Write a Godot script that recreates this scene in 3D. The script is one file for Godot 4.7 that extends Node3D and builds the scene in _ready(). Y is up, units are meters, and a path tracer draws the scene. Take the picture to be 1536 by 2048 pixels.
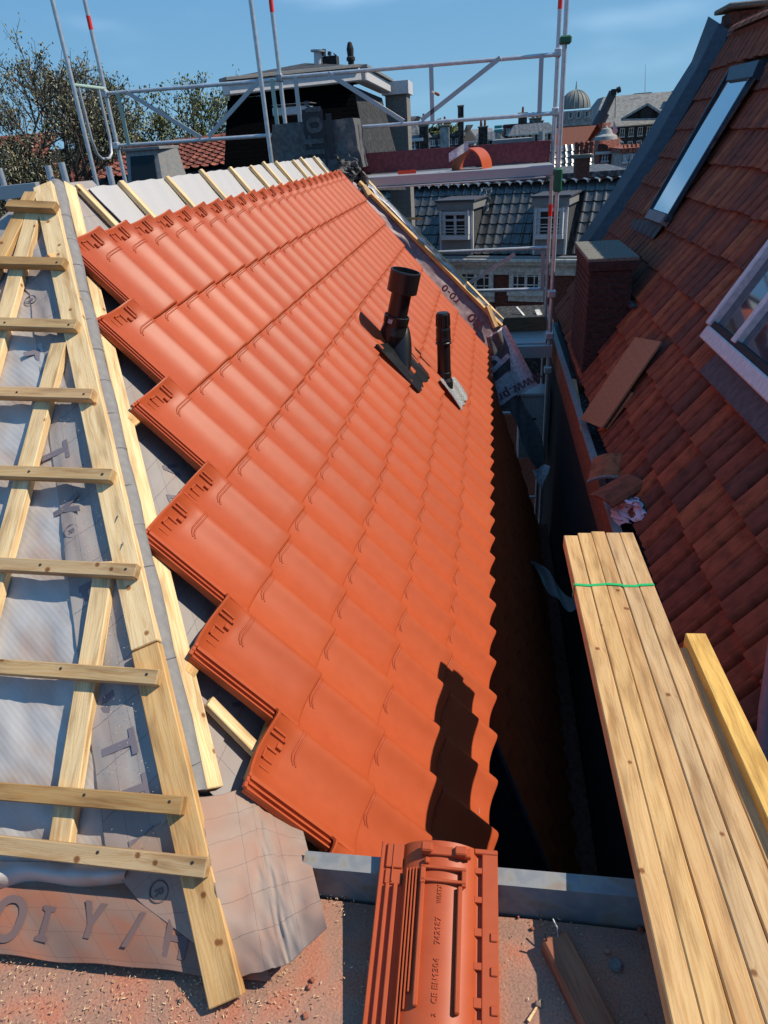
extends Node3D

# A roof being retiled between old town houses. Units are metres, y is up, the eye is at height zero and the street 14 m below.

const STREET := -14.0
const PITCH_DIR := Vector3(0.62169, -0.78325, 0.0)     # down the new roof slope
const PITCH_UP := Vector3(0.78325, 0.62169, 0.0)       # away from the new roof slope
const ROOF_OUT := 1.6
const HIP_UP := Vector3(-0.01574, 0.79903, 0.60108)    # away from the hip face
const TILE_W := 0.262
const TILE_STEP := 0.3519
const TILE_LEN := 0.4624

var M := {}
var used := {}
var rng := RandomNumberGenerator.new()
var box_cache := {}

# ------------------------------------------------------------------ helpers
func lin(r: float, g: float, b: float) -> Color:
	return Color(r, g, b).linear_to_srgb()

func numbered(called: String) -> String:
	if not used.has(called):
		used[called] = 0
		return called
	used[called] += 1
	return "%s_%03d" % [called, used[called]]

func thing(called: String, label: String, category: String, group := "", kind := "", at := Vector3.ZERO) -> Node3D:
	var o := Node3D.new()
	o.name = numbered(called)
	add_child(o)
	o.position = at
	tag(o, label, category, group, kind)
	return o

func tag(o: Node, label: String, category: String, group := "", kind := "") -> void:
	if label != "": o.set_meta("label", label)
	if category != "": o.set_meta("category", category)
	if group != "": o.set_meta("group", group)
	if kind != "": o.set_meta("kind", kind)

func put(mesh: Mesh, called: String, m: Material, parent: Node, x := Transform3D.IDENTITY) -> MeshInstance3D:
	var o := MeshInstance3D.new()
	o.mesh = mesh
	o.material_override = m
	o.transform = x
	if parent == self:
		o.name = numbered(called)
		add_child(o)
	else:
		o.name = called
		parent.add_child(o, true)
	return o

func begin() -> SurfaceTool:
	var st := SurfaceTool.new()
	st.begin(Mesh.PRIMITIVE_TRIANGLES)
	st.set_smooth_group(-1)
	return st

func done(st: SurfaceTool) -> ArrayMesh:
	st.generate_normals()
	return st.commit()

func tri(st: SurfaceTool, a: Vector3, b: Vector3, c: Vector3, away: Vector3) -> void:
	# winds the face so that it looks away from the point given
	var nn := (b - a).cross(c - a)
	if nn.dot((a + b + c) / 3.0 - away) > 0.0:
		st.add_vertex(a); st.add_vertex(c); st.add_vertex(b)
	else:
		st.add_vertex(a); st.add_vertex(b); st.add_vertex(c)

func quad(st: SurfaceTool, a: Vector3, b: Vector3, c: Vector3, d: Vector3, away: Vector3) -> void:
	tri(st, a, b, c, away)
	tri(st, a, c, d, away)

func add_box(st: SurfaceTool, lo: Vector3, hi: Vector3, bev := 0.0) -> void:
	var c := (lo + hi) * 0.5
	var h := (hi - lo) * 0.5
	bev = minf(bev, minf(h.x, minf(h.y, h.z)) * 0.45)
	if bev <= 0.0:
		for ax in 3:
			for s in [-1.0, 1.0]:
				var p := []
				for q in [[-1, -1], [1, -1], [1, 1], [-1, 1]]:
					var v := Vector3.ZERO
					v[ax] = s * h[ax]
					v[(ax + 1) % 3] = q[0] * h[(ax + 1) % 3]
					v[(ax + 2) % 3] = q[1] * h[(ax + 2) % 3]
					p.append(c + v)
				quad(st, p[0], p[1], p[2], p[3], c)
		return
	var pt := func(sg: Vector3, ax: int) -> Vector3:
		var v := Vector3(sg.x * (h.x - bev), sg.y * (h.y - bev), sg.z * (h.z - bev))
		v[ax] = sg[ax] * h[ax]
		return c + v
	for ax in 3:
		var a1 := (ax + 1) % 3
		var a2 := (ax + 2) % 3
		for s in [-1.0, 1.0]:
			var p := []
			for q in [[-1, -1], [1, -1], [1, 1], [-1, 1]]:
				var sg := Vector3.ZERO
				sg[ax] = s; sg[a1] = q[0]; sg[a2] = q[1]
				p.append(pt.call(sg, ax))
			quad(st, p[0], p[1], p[2], p[3], c)
		for s1 in [-1.0, 1.0]:
			for s2 in [-1.0, 1.0]:
				var sa := Vector3.ZERO
				sa[ax] = -1.0; sa[a1] = s1; sa[a2] = s2
				var sb := sa
				sb[ax] = 1.0
				quad(st, pt.call(sa, a1), pt.call(sb, a1), pt.call(sb, a2), pt.call(sa, a2), c)
	for sx in [-1.0, 1.0]:
		for sy in [-1.0, 1.0]:
			for sz in [-1.0, 1.0]:
				var sg := Vector3(sx, sy, sz)
				tri(st, pt.call(sg, 0), pt.call(sg, 1), pt.call(sg, 2), c)

func box_mesh(sx: float, sy: float, sz: float, bev := 0.003) -> ArrayMesh:
	var key := "%.4f/%.4f/%.4f/%.4f" % [sx, sy, sz, bev]
	if not box_cache.has(key):
		var st := begin()
		var h := Vector3(sx, sy, sz) * 0.5
		add_box(st, -h, h, bev)
		box_cache[key] = done(st)
	return box_cache[key]

func frame(x_dir: Vector3, up: Vector3, at: Vector3) -> Transform3D:
	var x := x_dir.normalized()
	var y := (up - x * up.dot(x)).normalized()
	return Transform3D(Basis(x, y, x.cross(y)), at)

# a straight bar from a to b: w wide, h high, its centre line on a-b
func bar(called: String, a: Vector3, b: Vector3, w: float, h: float, up: Vector3, m: Material, parent: Node, bev := 0.003) -> MeshInstance3D:
	return put(box_mesh(snappedf(a.distance_to(b), 0.001), h, w, bev), called, m, parent, frame(b - a, up, (a + b) * 0.5))

func slab(called: String, lo: Vector3, hi: Vector3, m: Material, parent: Node, bev := 0.004) -> MeshInstance3D:
	var d := hi - lo
	return put(box_mesh(absf(d.x), absf(d.y), absf(d.z), bev), called, m, parent, Transform3D(Basis.IDENTITY, (lo + hi) * 0.5))

func add_tube(st: SurfaceTool, pts: Array, r: float, seg := 10, r2 := -1.0, capped := true) -> void:
	if r2 < 0.0: r2 = r
	var rings := []
	var n := pts.size()
	var side := Vector3.UP.cross(pts[1] - pts[0])
	if side.length() < 0.001: side = Vector3.RIGHT
	for i in n:
		var d: Vector3 = (pts[mini(i + 1, n - 1)] - pts[maxi(i - 1, 0)]).normalized()
		side = (side - d * side.dot(d)).normalized()
		var up := d.cross(side)
		var rr := lerpf(r, r2, float(i) / (n - 1))
		var ring := []
		for k in seg:
			var t := TAU * k / seg
			ring.append(pts[i] + side * cos(t) * rr + up * sin(t) * rr)
		rings.append(ring)
	st.set_smooth_group(1)
	for i in n - 1:
		var mid: Vector3 = (pts[i] + pts[i + 1]) * 0.5
		for k in seg:
			var l := (k + 1) % seg
			quad(st, rings[i][k], rings[i][l], rings[i + 1][l], rings[i + 1][k], mid)
	st.set_smooth_group(-1)
	if capped:
		for e in [[0, 1], [n - 1, n - 2]]:
			for k in range(1, seg - 1):
				tri(st, rings[e[0]][0], rings[e[0]][k], rings[e[0]][k + 1], pts[e[1]])

func tube(called: String, pts: Array, r: float, m: Material, parent: Node, seg := 10, r2 := -1.0) -> MeshInstance3D:
	var st := begin()
	var base: Vector3 = pts[0]
	var loc := []
	for p in pts: loc.append(p - base)
	add_tube(st, loc, r, seg, r2)
	return put(done(st), called, m, parent, Transform3D(Basis.IDENTITY, base))

# outline given as (radius, height) pairs turned about y
func add_lathe(st: SurfaceTool, prof: Array, seg := 20) -> void:
	for i in prof.size() - 1:
		var p: Vector2 = prof[i]
		var q: Vector2 = prof[i + 1]
		var d := q - p
		if d.length() < 0.0001: continue
		st.set_smooth_group(2 + i)
		var out := Vector2(d.y, -d.x)
		for k in seg:
			var t0 := TAU * k / seg
			var t1 := TAU * (k + 1) / seg
			var a := Vector3(cos(t0) * p.x, p.y, sin(t0) * p.x)
			var b := Vector3(cos(t1) * p.x, p.y, sin(t1) * p.x)
			var c := Vector3(cos(t1) * q.x, q.y, sin(t1) * q.x)
			var e := Vector3(cos(t0) * q.x, q.y, sin(t0) * q.x)
			var away := (a + c) * 0.5 - Vector3(cos(t0) * out.x, out.y, sin(t0) * out.x)
			if p.x > 0.0001: tri(st, a, b, c, away)
			if q.x > 0.0001: tri(st, a, c, e, away)
	st.set_smooth_group(-1)

func lathe(prof: Array, seg := 20) -> ArrayMesh:
	var st := begin()
	add_lathe(st, prof, seg)
	return done(st)

# a smooth sheet: fn(u, v) gives the point, uv_size the metres that its texture covers
func sheet(fn: Callable, nu: int, nv: int, uv := Vector2.ONE, facing := Vector3.UP, thick := 0.0) -> ArrayMesh:
	var st := begin()
	var P := []
	for j in nv + 1:
		var row := []
		for i in nu + 1: row.append(fn.call(float(i) / nu, float(j) / nv))
		P.append(row)
	var lay := func(off: Vector3, away: Vector3) -> void:
		for j in nv:
			for i in nu:
				var q := [[i, j], [i + 1, j], [i + 1, j + 1], [i, j + 1]]
				var a: Vector3 = P[j][i] + off
				var b: Vector3 = P[j][i + 1] + off
				var c: Vector3 = P[j + 1][i + 1] + off
				var nn := (b - a).cross(c - a)
				var flip := nn.dot(away) > 0.0
				for t in ([[0, 2, 1], [0, 3, 2]] if flip else [[0, 1, 2], [0, 2, 3]]):
					for k in t:
						var g: Array = q[k]
						var at := Vector2(float(g[0]) / nu * uv.x, float(g[1]) / nv * uv.y)
						st.set_uv(at)
						st.set_uv2(at)
						st.add_vertex(P[g[1]][g[0]] + off)
	st.set_smooth_group(1)
	lay.call(Vector3.ZERO, facing)
	if thick > 0.0:
		var dn := -facing.normalized() * thick
		st.set_smooth_group(2)
		lay.call(dn, -facing)
		st.set_smooth_group(-1)
		var mid: Vector3 = P[nv / 2][nu / 2]
		for i in nu:
			quad(st, P[0][i], P[0][i + 1], P[0][i + 1] + dn, P[0][i] + dn, mid)
			quad(st, P[nv][i], P[nv][i + 1], P[nv][i + 1] + dn, P[nv][i] + dn, mid)
		for j in nv:
			quad(st, P[j][0], P[j + 1][0], P[j + 1][0] + dn, P[j][0] + dn, mid)
			quad(st, P[j][nu], P[j + 1][nu], P[j + 1][nu] + dn, P[j][nu] + dn, mid)
	return done(st)

# a flat outline (in x, y) made thick along z
func add_prism(st: SurfaceTool, poly: PackedVector2Array, z0: float, z1: float) -> void:
	var idx := Geometry2D.triangulate_polygon(poly)
	for k in range(0, idx.size(), 3):
		for z in [[z0, z1], [z1, z0]]:
			var a := poly[idx[k]]
			var b := poly[idx[k + 1]]
			var c := poly[idx[k + 2]]
			tri(st, Vector3(a.x, a.y, z[0]), Vector3(b.x, b.y, z[0]), Vector3(c.x, c.y, z[0]), Vector3(a.x, a.y, z[1]))
	var ccw := not Geometry2D.is_polygon_clockwise(poly)
	for i in poly.size():
		var a := poly[i]
		var b := poly[(i + 1) % poly.size()]
		var e := (b - a).normalized()
		var out := Vector2(e.y, -e.x) if ccw else Vector2(-e.y, e.x)
		var m2 := (a + b) * 0.5 - out
		quad(st, Vector3(a.x, a.y, z0), Vector3(b.x, b.y, z0), Vector3(b.x, b.y, z1), Vector3(a.x, a.y, z1), Vector3(m2.x, m2.y, (z0 + z1) * 0.5))

func prism(poly: PackedVector2Array, z0: float, z1: float) -> ArrayMesh:
	var st := begin()
	add_prism(st, poly, z0, z1)
	return done(st)

# a flat panel through world points, made thick along its own normal
func panel(called: String, pts: Array, thick: float, m: Material, parent: Node, towards: Vector3) -> MeshInstance3D:
	var o: Vector3 = pts[0]
	var x: Vector3 = (pts[1] - pts[0]).normalized()
	var nrm: Vector3 = x.cross(pts[2] - pts[0]).normalized()
	if nrm.dot(towards) < 0.0: nrm = -nrm
	var y := nrm.cross(x)
	var poly := PackedVector2Array()
	for p in pts: poly.append(Vector2((p - o).dot(x), (p - o).dot(y)))
	return put(prism(poly, -thick, 0.0), called, m, parent, Transform3D(Basis(x, y, nrm), o))

# flat lettering: reads along x_dir, stands up along y_dir
func lettering(words: String, size: float, at: Vector3, x_dir: Vector3, y_dir: Vector3, m: Material, parent: Node, bold := true, depth := 0.0005) -> MeshInstance3D:
	var t := TextMesh.new()
	var fnt := SystemFont.new()
	fnt.font_names = PackedStringArray(["Droid Sans"])
	fnt.font_weight = 700 if bold else 400
	t.font = fnt
	t.text = words
	t.font_size = 64
	t.pixel_size = size / 64.0
	t.depth = depth
	var x := x_dir.normalized()
	var y := (y_dir - x * y_dir.dot(x)).normalized()
	return put(t, "printed_lettering", m, parent, Transform3D(Basis(x, y, x.cross(y)), at))

# ------------------------------------------------------------------ materials
func noise(sd: int, freq: float, oct := 4, kind := FastNoiseLite.TYPE_SIMPLEX_SMOOTH) -> FastNoiseLite:
	var f := FastNoiseLite.new()
	f.noise_type = kind
	f.seed = sd
	f.frequency = freq
	f.fractal_octaves = oct
	return f

func ramp_tex(f: FastNoiseLite, stops: Array, size := 512) -> NoiseTexture2D:
	var t := NoiseTexture2D.new()
	t.width = size
	t.height = size
	t.seamless = true
	t.noise = f
	var g := Gradient.new()
	var offs := PackedFloat32Array()
	var cols := PackedColorArray()
	for s in stops:
		offs.append(s[0])
		cols.append(s[1])
	g.offsets = offs
	g.colors = cols
	t.color_ramp = g
	return t

func bump_tex(f: FastNoiseLite, strength := 4.0, size := 512) -> NoiseTexture2D:
	var t := NoiseTexture2D.new()
	t.width = size
	t.height = size
	t.seamless = true
	t.noise = f
	t.as_normal_map = true
	t.bump_strength = strength
	return t

func mat(c: Color, rough := 0.8, metal := 0.0, tex: Texture2D = null, scale := 1.0, nrm: Texture2D = null, nscale := 1.0, world := true) -> StandardMaterial3D:
	var m := StandardMaterial3D.new()
	m.albedo_color = c
	m.roughness = rough
	m.metallic = metal
	if tex or nrm:
		m.uv1_triplanar = true
		m.uv1_world_triplanar = world
		m.uv1_scale = Vector3.ONE * scale
	if tex: m.albedo_texture = tex
	if nrm:
		m.normal_enabled = true
		m.normal_texture = nrm
		m.normal_scale = nscale
	return m

func grey(a: float, b: float, lo := 0.25, hi := 0.75) -> Array:
	return [[lo, Color(a, a, a)], [hi, Color(b, b, b)]]

var wood_tex: ImageTexture
var weather_tex: NoiseTexture2D

func make_wood() -> void:
	var n := 512
	var im := Image.create(n, n, false, Image.FORMAT_RGB8)
	var fib := noise(5, 1.0, 2)
	var big := noise(9, 1.0, 3)
	var knots := []
	var r := RandomNumberGenerator.new()
	r.seed = 77
	for k in 11: knots.append([r.randf() * n, r.randf() * n, r.randf_range(9.0, 17.0)])
	for y in n:
		for x in n:
			var fx := float(x) / n * TAU
			var cx := cos(fx) * 0.8
			var sx := sin(fx) * 0.8
			var push := 0.0
			var knot := 0.0
			for kk in knots:
				var dx: float = absf(x - kk[0])
				dx = minf(dx, n - dx) * 5.6
				var dy: float = y - kk[1]
				if absf(dy) > n * 0.5: dy -= signf(dy) * n
				var d2 := dx * dx + dy * dy
				var rr: float = kk[2]
				push += signf(dy) * rr * 0.8 * exp(-d2 / (rr * rr * 5.0))
				knot = maxf(knot, 1.0 - smoothstep(rr * 0.5, rr * 1.1, sqrt(d2)))
			var yy := float(y) + push + big.get_noise_3d(cx, sx, y * 0.012) * 16.0
			var rings := 0.5 + 0.5 * sin(yy * 0.36 + big.get_noise_3d(cx * 0.5, sx * 0.5, yy * 0.02) * 12.0)
			rings = pow(rings, 2.2)
			var fine := fib.get_noise_3d(cx * 3.0, sx * 3.0, yy * 0.9)
			var v := 0.97 - 0.05 * rings + 0.10 * fine + 0.10 * big.get_noise_3d(cx * 0.7 + 3.0, sx * 0.7, y * 0.015)
			var col := Color(v, v - 0.05 * rings - 0.01, v - 0.11 * rings - 0.02)
			col = col.lerp(Color(0.55, 0.36, 0.20), knot * 0.8)
			im.set_pixel(x, y, col.clamp())
	im.generate_mipmaps()
	wood_tex = ImageTexture.create_from_image(im)

# boards run along their own x
func wood(c: Color, off: float, rough := 0.72) -> StandardMaterial3D:
	var m := StandardMaterial3D.new()
	m.albedo_color = c
	m.roughness = rough
	m.albedo_texture = wood_tex
	m.uv1_triplanar = true
	m.uv1_scale = Vector3(0.55, 3.1, 3.1)
	m.uv1_offset = Vector3(off, off * 1.7, off * 2.3)
	m.uv1_triplanar_sharpness = 8.0
	m.detail_enabled = true
	m.detail_blend_mode = BaseMaterial3D.BLEND_MODE_MUL
	m.detail_albedo = weather_tex
	return m

func quilt_normal() -> ImageTexture:
	var n := 128
	var im := Image.create(n, n, false, Image.FORMAT_RGB8)
	for y in n:
		for x in n:
			var a := TAU * 4.0 * (x + y) / n
			var b := TAU * 4.0 * (x - y) / n
			var v := 0.5 + 0.25 * (sin(a) + sin(b))
			im.set_pixel(x, y, Color(v, v, v))
	im.bump_map_to_normal_map(5.0)
	im.generate_mipmaps()
	return ImageTexture.create_from_image(im)

# grey breather membrane: a fleece with printed cutting lines every tenth of a metre
func membrane_tex(base: Color, line: Color, dust: Color, dust_share: float, sd: int) -> ImageTexture:
	var n := 1024
	var im := Image.create(n, n, false, Image.FORMAT_RGB8)
	var a := noise(sd, 0.0045, 5)
	var b := noise(sd + 1, 0.22, 2)
	var w := noise(sd + 2, 0.012, 2)
	for y in n:
		for x in n:
			var v := 1.0 + 0.06 * a.get_noise_2d(x, y) + 0.035 * b.get_noise_2d(x, y) + (0.02 if (x + y) % 4 < 2 else -0.02)
			var c := Color(base.r * v, base.g * v, base.b * v)
			var d := smoothstep(-0.25, 0.95, a.get_noise_2d(x * 0.6 + 900, y * 0.6) + 0.30 * b.get_noise_2d(x + 70, y) + dust_share) * minf(1.0, dust_share * 2.2)
			c = c.lerp(dust, d)
			var gx := fposmod(x + w.get_noise_2d(x, y) * 3.0, 128.0)
			var gy := fposmod(y + w.get_noise_2d(x + 300, y) * 3.0, 128.0)
			if gx < 2.0 or gy < 2.0: c = c.lerp(line, 0.55)
			im.set_pixel(x, y, c.clamp())
	im.generate_mipmaps()
	return ImageTexture.create_from_image(im)

func make_materials() -> void:
	make_wood()
	weather_tex = ramp_tex(noise(17, 0.011, 5), [[0.15, Color(0.84, 0.81, 0.78)], [0.4, Color(0.96, 0.95, 0.94)], [0.6, Color.WHITE]])
	var mott := ramp_tex(noise(11, 0.012, 5), grey(0.80, 1.0))
	var mott_strong := ramp_tex(noise(12, 0.014, 6), grey(0.45, 1.0))
	var grit := bump_tex(noise(13, 0.09, 4), 6.0)
	var soft := bump_tex(noise(14, 0.02, 3), 3.0)
	M.mott = mott
	var faint := ramp_tex(noise(15, 0.02, 5), grey(0.90, 1.0))
	M.faint = faint
	M.mott_strong = mott_strong
	M.grit = grit
	# new clay tiles: a satin engobe, hardly any spread between tiles, thin clay dust
	var clay := ramp_tex(noise(21, 0.02, 5), [[0.2, lin(0.93, 0.90, 0.88)], [0.62, Color.WHITE], [0.86, lin(1.0, 1.04, 1.06)]])
	var specks := ramp_tex(noise(22, 0.075, 3), [[0.0, Color.BLACK], [0.80, Color.BLACK], [0.90, Color(0.10, 0.09, 0.085)], [1.0, Color(0.22, 0.20, 0.19)]], 1024)
	M.tile = []
	for k in 4:
		var c := [lin(0.415, 0.078, 0.0255), lin(0.43, 0.083, 0.027), lin(0.40, 0.0745, 0.0245), lin(0.42, 0.0765, 0.0245)]
		var m := mat(c[k], 0.45, 0.0, clay, 1.3, soft, 0.04)
		m.metallic_specular = 0.38
		m.detail_enabled = true
		m.detail_blend_mode = BaseMaterial3D.BLEND_MODE_ADD
		m.detail_albedo = specks
		M.tile.append(m)
	# timber
	M.pale = []
	for k in 5: M.pale.append(wood(lin(0.84, 0.64, 0.36), 0.13 + 0.37 * k))
	M.honey = []
	for k in 6: M.honey.append(wood([lin(0.66, 0.42, 0.185), lin(0.61, 0.40, 0.195), lin(0.68, 0.44, 0.19), lin(0.57, 0.385, 0.20), lin(0.66, 0.425, 0.18), lin(0.60, 0.37, 0.16)][k], 0.21 + 0.29 * k))
	M.aged = []
	for k in 4: M.aged.append(wood([lin(0.44, 0.27, 0.11), lin(0.52, 0.37, 0.19), lin(0.40, 0.25, 0.10), lin(0.50, 0.36, 0.20)][k], 0.5 + 0.31 * k, 0.85))
	M.yellow = wood(lin(0.80, 0.50, 0.13), 0.9)
	M.dark_wood = wood(lin(0.16, 0.10, 0.06), 0.3, 0.9)
	M.lead_wood = wood(lin(0.34, 0.13, 0.07), 0.3, 0.9)
	M.ply = mat(lin(0.42, 0.21, 0.10), 0.8, 0.0, mott, 6.0)
	# sheets
	var foil := mat(lin(0.46, 0.44, 0.425), 0.52, 0.08)
	foil.normal_enabled = true
	foil.normal_texture = quilt_normal()
	foil.normal_scale = 0.13
	foil.uv1_scale = Vector3(9.0, 9.0, 1.0)
	M.foil = foil
	var red_dust := lin(0.42, 0.13, 0.07)
	var dusty: StandardMaterial3D = foil.duplicate()
	dusty.detail_enabled = true
	dusty.detail_uv_layer = BaseMaterial3D.DETAIL_UV_2
	dusty.detail_blend_mode = BaseMaterial3D.BLEND_MODE_MUL
	dusty.detail_albedo = ramp_tex(noise(31, 0.008, 5), [[0.38, Color.WHITE], [0.6, lin(0.95, 0.89, 0.85)], [0.9, lin(0.92, 0.74, 0.65)]], 512)
	M.foil_dusty = dusty
	var mem := StandardMaterial3D.new()
	mem.albedo_texture = membrane_tex(Color(0.585, 0.565, 0.555), Color(0.25, 0.24, 0.26), red_dust.lerp(Color(0.6, 0.5, 0.45), 0.5), 0.10, 41)
	mem.roughness = 0.9
	mem.uv1_scale = Vector3(1.25, 1.25, 1.0)
	M.membrane = mem
	var mem2: StandardMaterial3D = mem.duplicate()
	mem2.albedo_texture = membrane_tex(Color(0.61, 0.54, 0.495), Color(0.32, 0.27, 0.26), Color(0.64, 0.47, 0.39), 0.28, 47)
	M.membrane_dusty = mem2
	var mem3: StandardMaterial3D = mem.duplicate()
	mem3.albedo_texture = membrane_tex(Color(0.52, 0.42, 0.375), Color(0.32, 0.23, 0.22), Color(0.60, 0.36, 0.265), 0.36, 52)
	M.membrane_red = mem3
	M.print = mat(lin(0.165, 0.145, 0.17), 0.9)
	M.print_dusty = mat(lin(0.15, 0.095, 0.092), 0.9)
	M.roll = mat(lin(0.25, 0.24, 0.235), 0.85, 0.0, faint, 3.0)
	M.pinkish = mat(lin(0.30, 0.20, 0.215), 0.55, 0.0, mott, 2.0)
	M.pink_print = mat(lin(0.15, 0.085, 0.10), 0.7)
	M.white_foil = mat(lin(0.74, 0.74, 0.78), 0.4, 0.0, mott, 3.0)
	M.tarp = mat(lin(0.12, 0.115, 0.115), 0.8, 0.0, mott, 2.0, soft, 0.2)
	M.tarp_print = mat(lin(0.035, 0.035, 0.038), 0.8)
	# metals
	M.galv = mat(lin(0.56, 0.58, 0.60), 0.40, 0.5, faint, 1.2)
	M.alu = mat(lin(0.40, 0.405, 0.41), 0.45, 0.4)
	M.zinc = mat(lin(0.23, 0.23, 0.23), 0.7, 0.05, ramp_tex(noise(61, 0.008, 5), [[0.35, lin(0.75, 0.8, 0.85)], [0.6, Color.WHITE], [0.74, lin(1.25, 0.95, 0.8)], [0.9, lin(1.35, 0.72, 0.55)]]), 2.2)
	M.zinc_dark = mat(lin(0.055, 0.068, 0.09), 0.5, 0.3, mott, 2.0)
	M.lead = mat(lin(0.085, 0.085, 0.10), 0.65, 0.3, mott, 2.0)
	M.lead_new = mat(lin(0.66, 0.67, 0.67), 0.5, 0.5, mott_strong, 12.0, grit, 0.4)
	M.black_plastic = mat(lin(0.011, 0.011, 0.012), 0.36)
	M.red_band = mat(lin(0.75, 0.03, 0.02), 0.5)
	M.green_paint = mat(lin(0.015, 0.11, 0.05), 0.5)
	M.pale_green = mat(lin(0.30, 0.40, 0.34), 0.5)
	M.orange_label = mat(lin(0.75, 0.09, 0.03), 0.6)
	M.toe = mat(lin(0.20, 0.030, 0.040), 0.6, 0.0, mott, 2.0)
	M.green_strap = mat(lin(0.02, 0.42, 0.12), 0.45)
	# flat roof felt under red clay dust and saw dust
	var felt := mat(Color.WHITE, 0.95, 0.0, ramp_tex(noise(71, 0.006, 7), [[0.25, lin(0.33, 0.19, 0.14)], [0.45, lin(0.38, 0.205, 0.145)], [0.60, lin(0.42, 0.20, 0.135)], [0.8, lin(0.45, 0.18, 0.115)]], 1024), 1.1, bump_tex(noise(72, 0.16, 3), 4.0), 0.22)
	felt.detail_enabled = true
	felt.detail_blend_mode = BaseMaterial3D.BLEND_MODE_MUL
	felt.detail_albedo = ramp_tex(noise(73, 0.25, 3), [[0.2, Color(0.82, 0.80, 0.78)], [0.5, Color(0.97, 0.96, 0.95)], [0.8, Color(1, 1, 1)]])
	M.felt = felt
	M.sawdust = mat(lin(0.62, 0.43, 0.22), 0.9)
	M.chip = mat(lin(0.40, 0.10, 0.05), 0.8)
	# old roofs and walls
	var stain := ramp_tex(noise(81, 0.02, 6), [[0.2, lin(0.45, 0.43, 0.43)], [0.45, lin(0.85, 0.83, 0.8)], [0.75, Color.WHITE]])
	M.old_tile = []
	for c in [lin(0.27, 0.070, 0.028), lin(0.225, 0.058, 0.026), lin(0.31, 0.085, 0.032), lin(0.175, 0.050, 0.025), lin(0.34, 0.105, 0.038), lin(0.13, 0.045, 0.026)]:
		M.old_tile.append(mat(c, 0.85, 0.0, stain, 0.9, grit, 0.12))
	M.brick_red = mat(lin(0.15, 0.05, 0.033), 0.9, 0.0, stain, 1.2, grit, 0.5)
	M.mortar = mat(lin(0.23, 0.21, 0.19), 0.95, 0.0, mott, 4.0)
	M.near_black = mat(lin(0.03, 0.028, 0.028), 0.95, 0.0, mott, 2.0)
	M.stone = mat(lin(0.21, 0.20, 0.17), 0.95, 0.0, stain, 3.0, grit, 0.9)
	M.slate = mat(lin(0.10, 0.105, 0.115), 0.7, 0.0, mott_strong, 4.0)
	M.white_paint = mat(lin(0.62, 0.60, 0.60), 0.5, 0.0, faint, 2.0)
	M.cream_paint = mat(lin(0.66, 0.64, 0.57), 0.6, 0.0, mott, 1.0)
	M.grey_pan = []
	for c in [lin(0.075, 0.073, 0.070), lin(0.088, 0.086, 0.082), lin(0.064, 0.063, 0.061)]:
		var gm := mat(c, 0.27, 0.0, mott, 1.0)
		gm.metallic_specular = 0.6
		M.grey_pan.append(gm)
	M.glass = mat(lin(0.012, 0.014, 0.017), 0.05)
	M.glass.metallic_specular = 0.35
	M.sooty_brick = mat(lin(0.06, 0.030, 0.024), 0.9, 0.0, stain, 1.2, grit, 0.5)
	M.window_glass = mat(lin(0.22, 0.25, 0.28), 0.05, 0.85)
	M.sky_glass = mat(lin(0.55, 0.58, 0.60), 0.04, 0.95)
	M.board_black = mat(lin(0.0045, 0.0045, 0.0055), 0.8, 0.0, mott, 2.0)
	M.board_black.metallic_specular = 0.1
	M.bitumen = mat(lin(0.055, 0.055, 0.058), 0.9, 0.0, mott_strong, 1.0)
	M.lilac = mat(lin(0.36, 0.31, 0.36), 0.5, 0.0, faint, 2.0)
	M.cloth = mat(lin(0.52, 0.50, 0.60), 0.9)
	M.bark = mat(lin(0.075, 0.062, 0.05), 0.95)
	M.street = mat(lin(0.14, 0.13, 0.125), 0.95, 0.0, mott, 0.2)

# ------------------------------------------------------------------ the new roof
func on_roof(s: float, z: float, h := 0.0) -> Vector3:
	return PITCH_DIR * s + PITCH_UP * (h - ROOF_OUT) + Vector3(0, 0, -z)

# height of a tile across its width
func tile_profile() -> Array:
	return [[-0.058, -0.008], [-0.056, 0.005], [-0.050, 0.005], [-0.048, -0.006], [-0.041, -0.006], [-0.039, 0.007], [-0.032, 0.007],
		[-0.030, -0.005], [-0.022, -0.005], [-0.020, 0.008], [-0.008, 0.009],
		[0.002, 0.0060], [0.014, 0.0020], [0.035, 0.0], [0.06, 0.0004], [0.085, 0.0026], [0.108, 0.0070], [0.130, 0.0135], [0.150, 0.0215],
		[0.168, 0.0305], [0.184, 0.0390], [0.198, 0.0455], [0.210, 0.0490], [0.219, 0.0490], [0.228, 0.0450], [0.236, 0.0370], [0.244, 0.0265], [0.252, 0.0175], [0.260, 0.0115], [0.266, 0.0090]]

func profile_at(x: float) -> float:
	var p := tile_profile()
	for i in p.size() - 1:
		if x <= p[i + 1][0]: return lerpf(p[i][1], p[i + 1][1], clampf((x - p[i][0]) / (p[i + 1][0] - p[i][0]), 0.0, 1.0))
	return p[-1][1]

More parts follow.
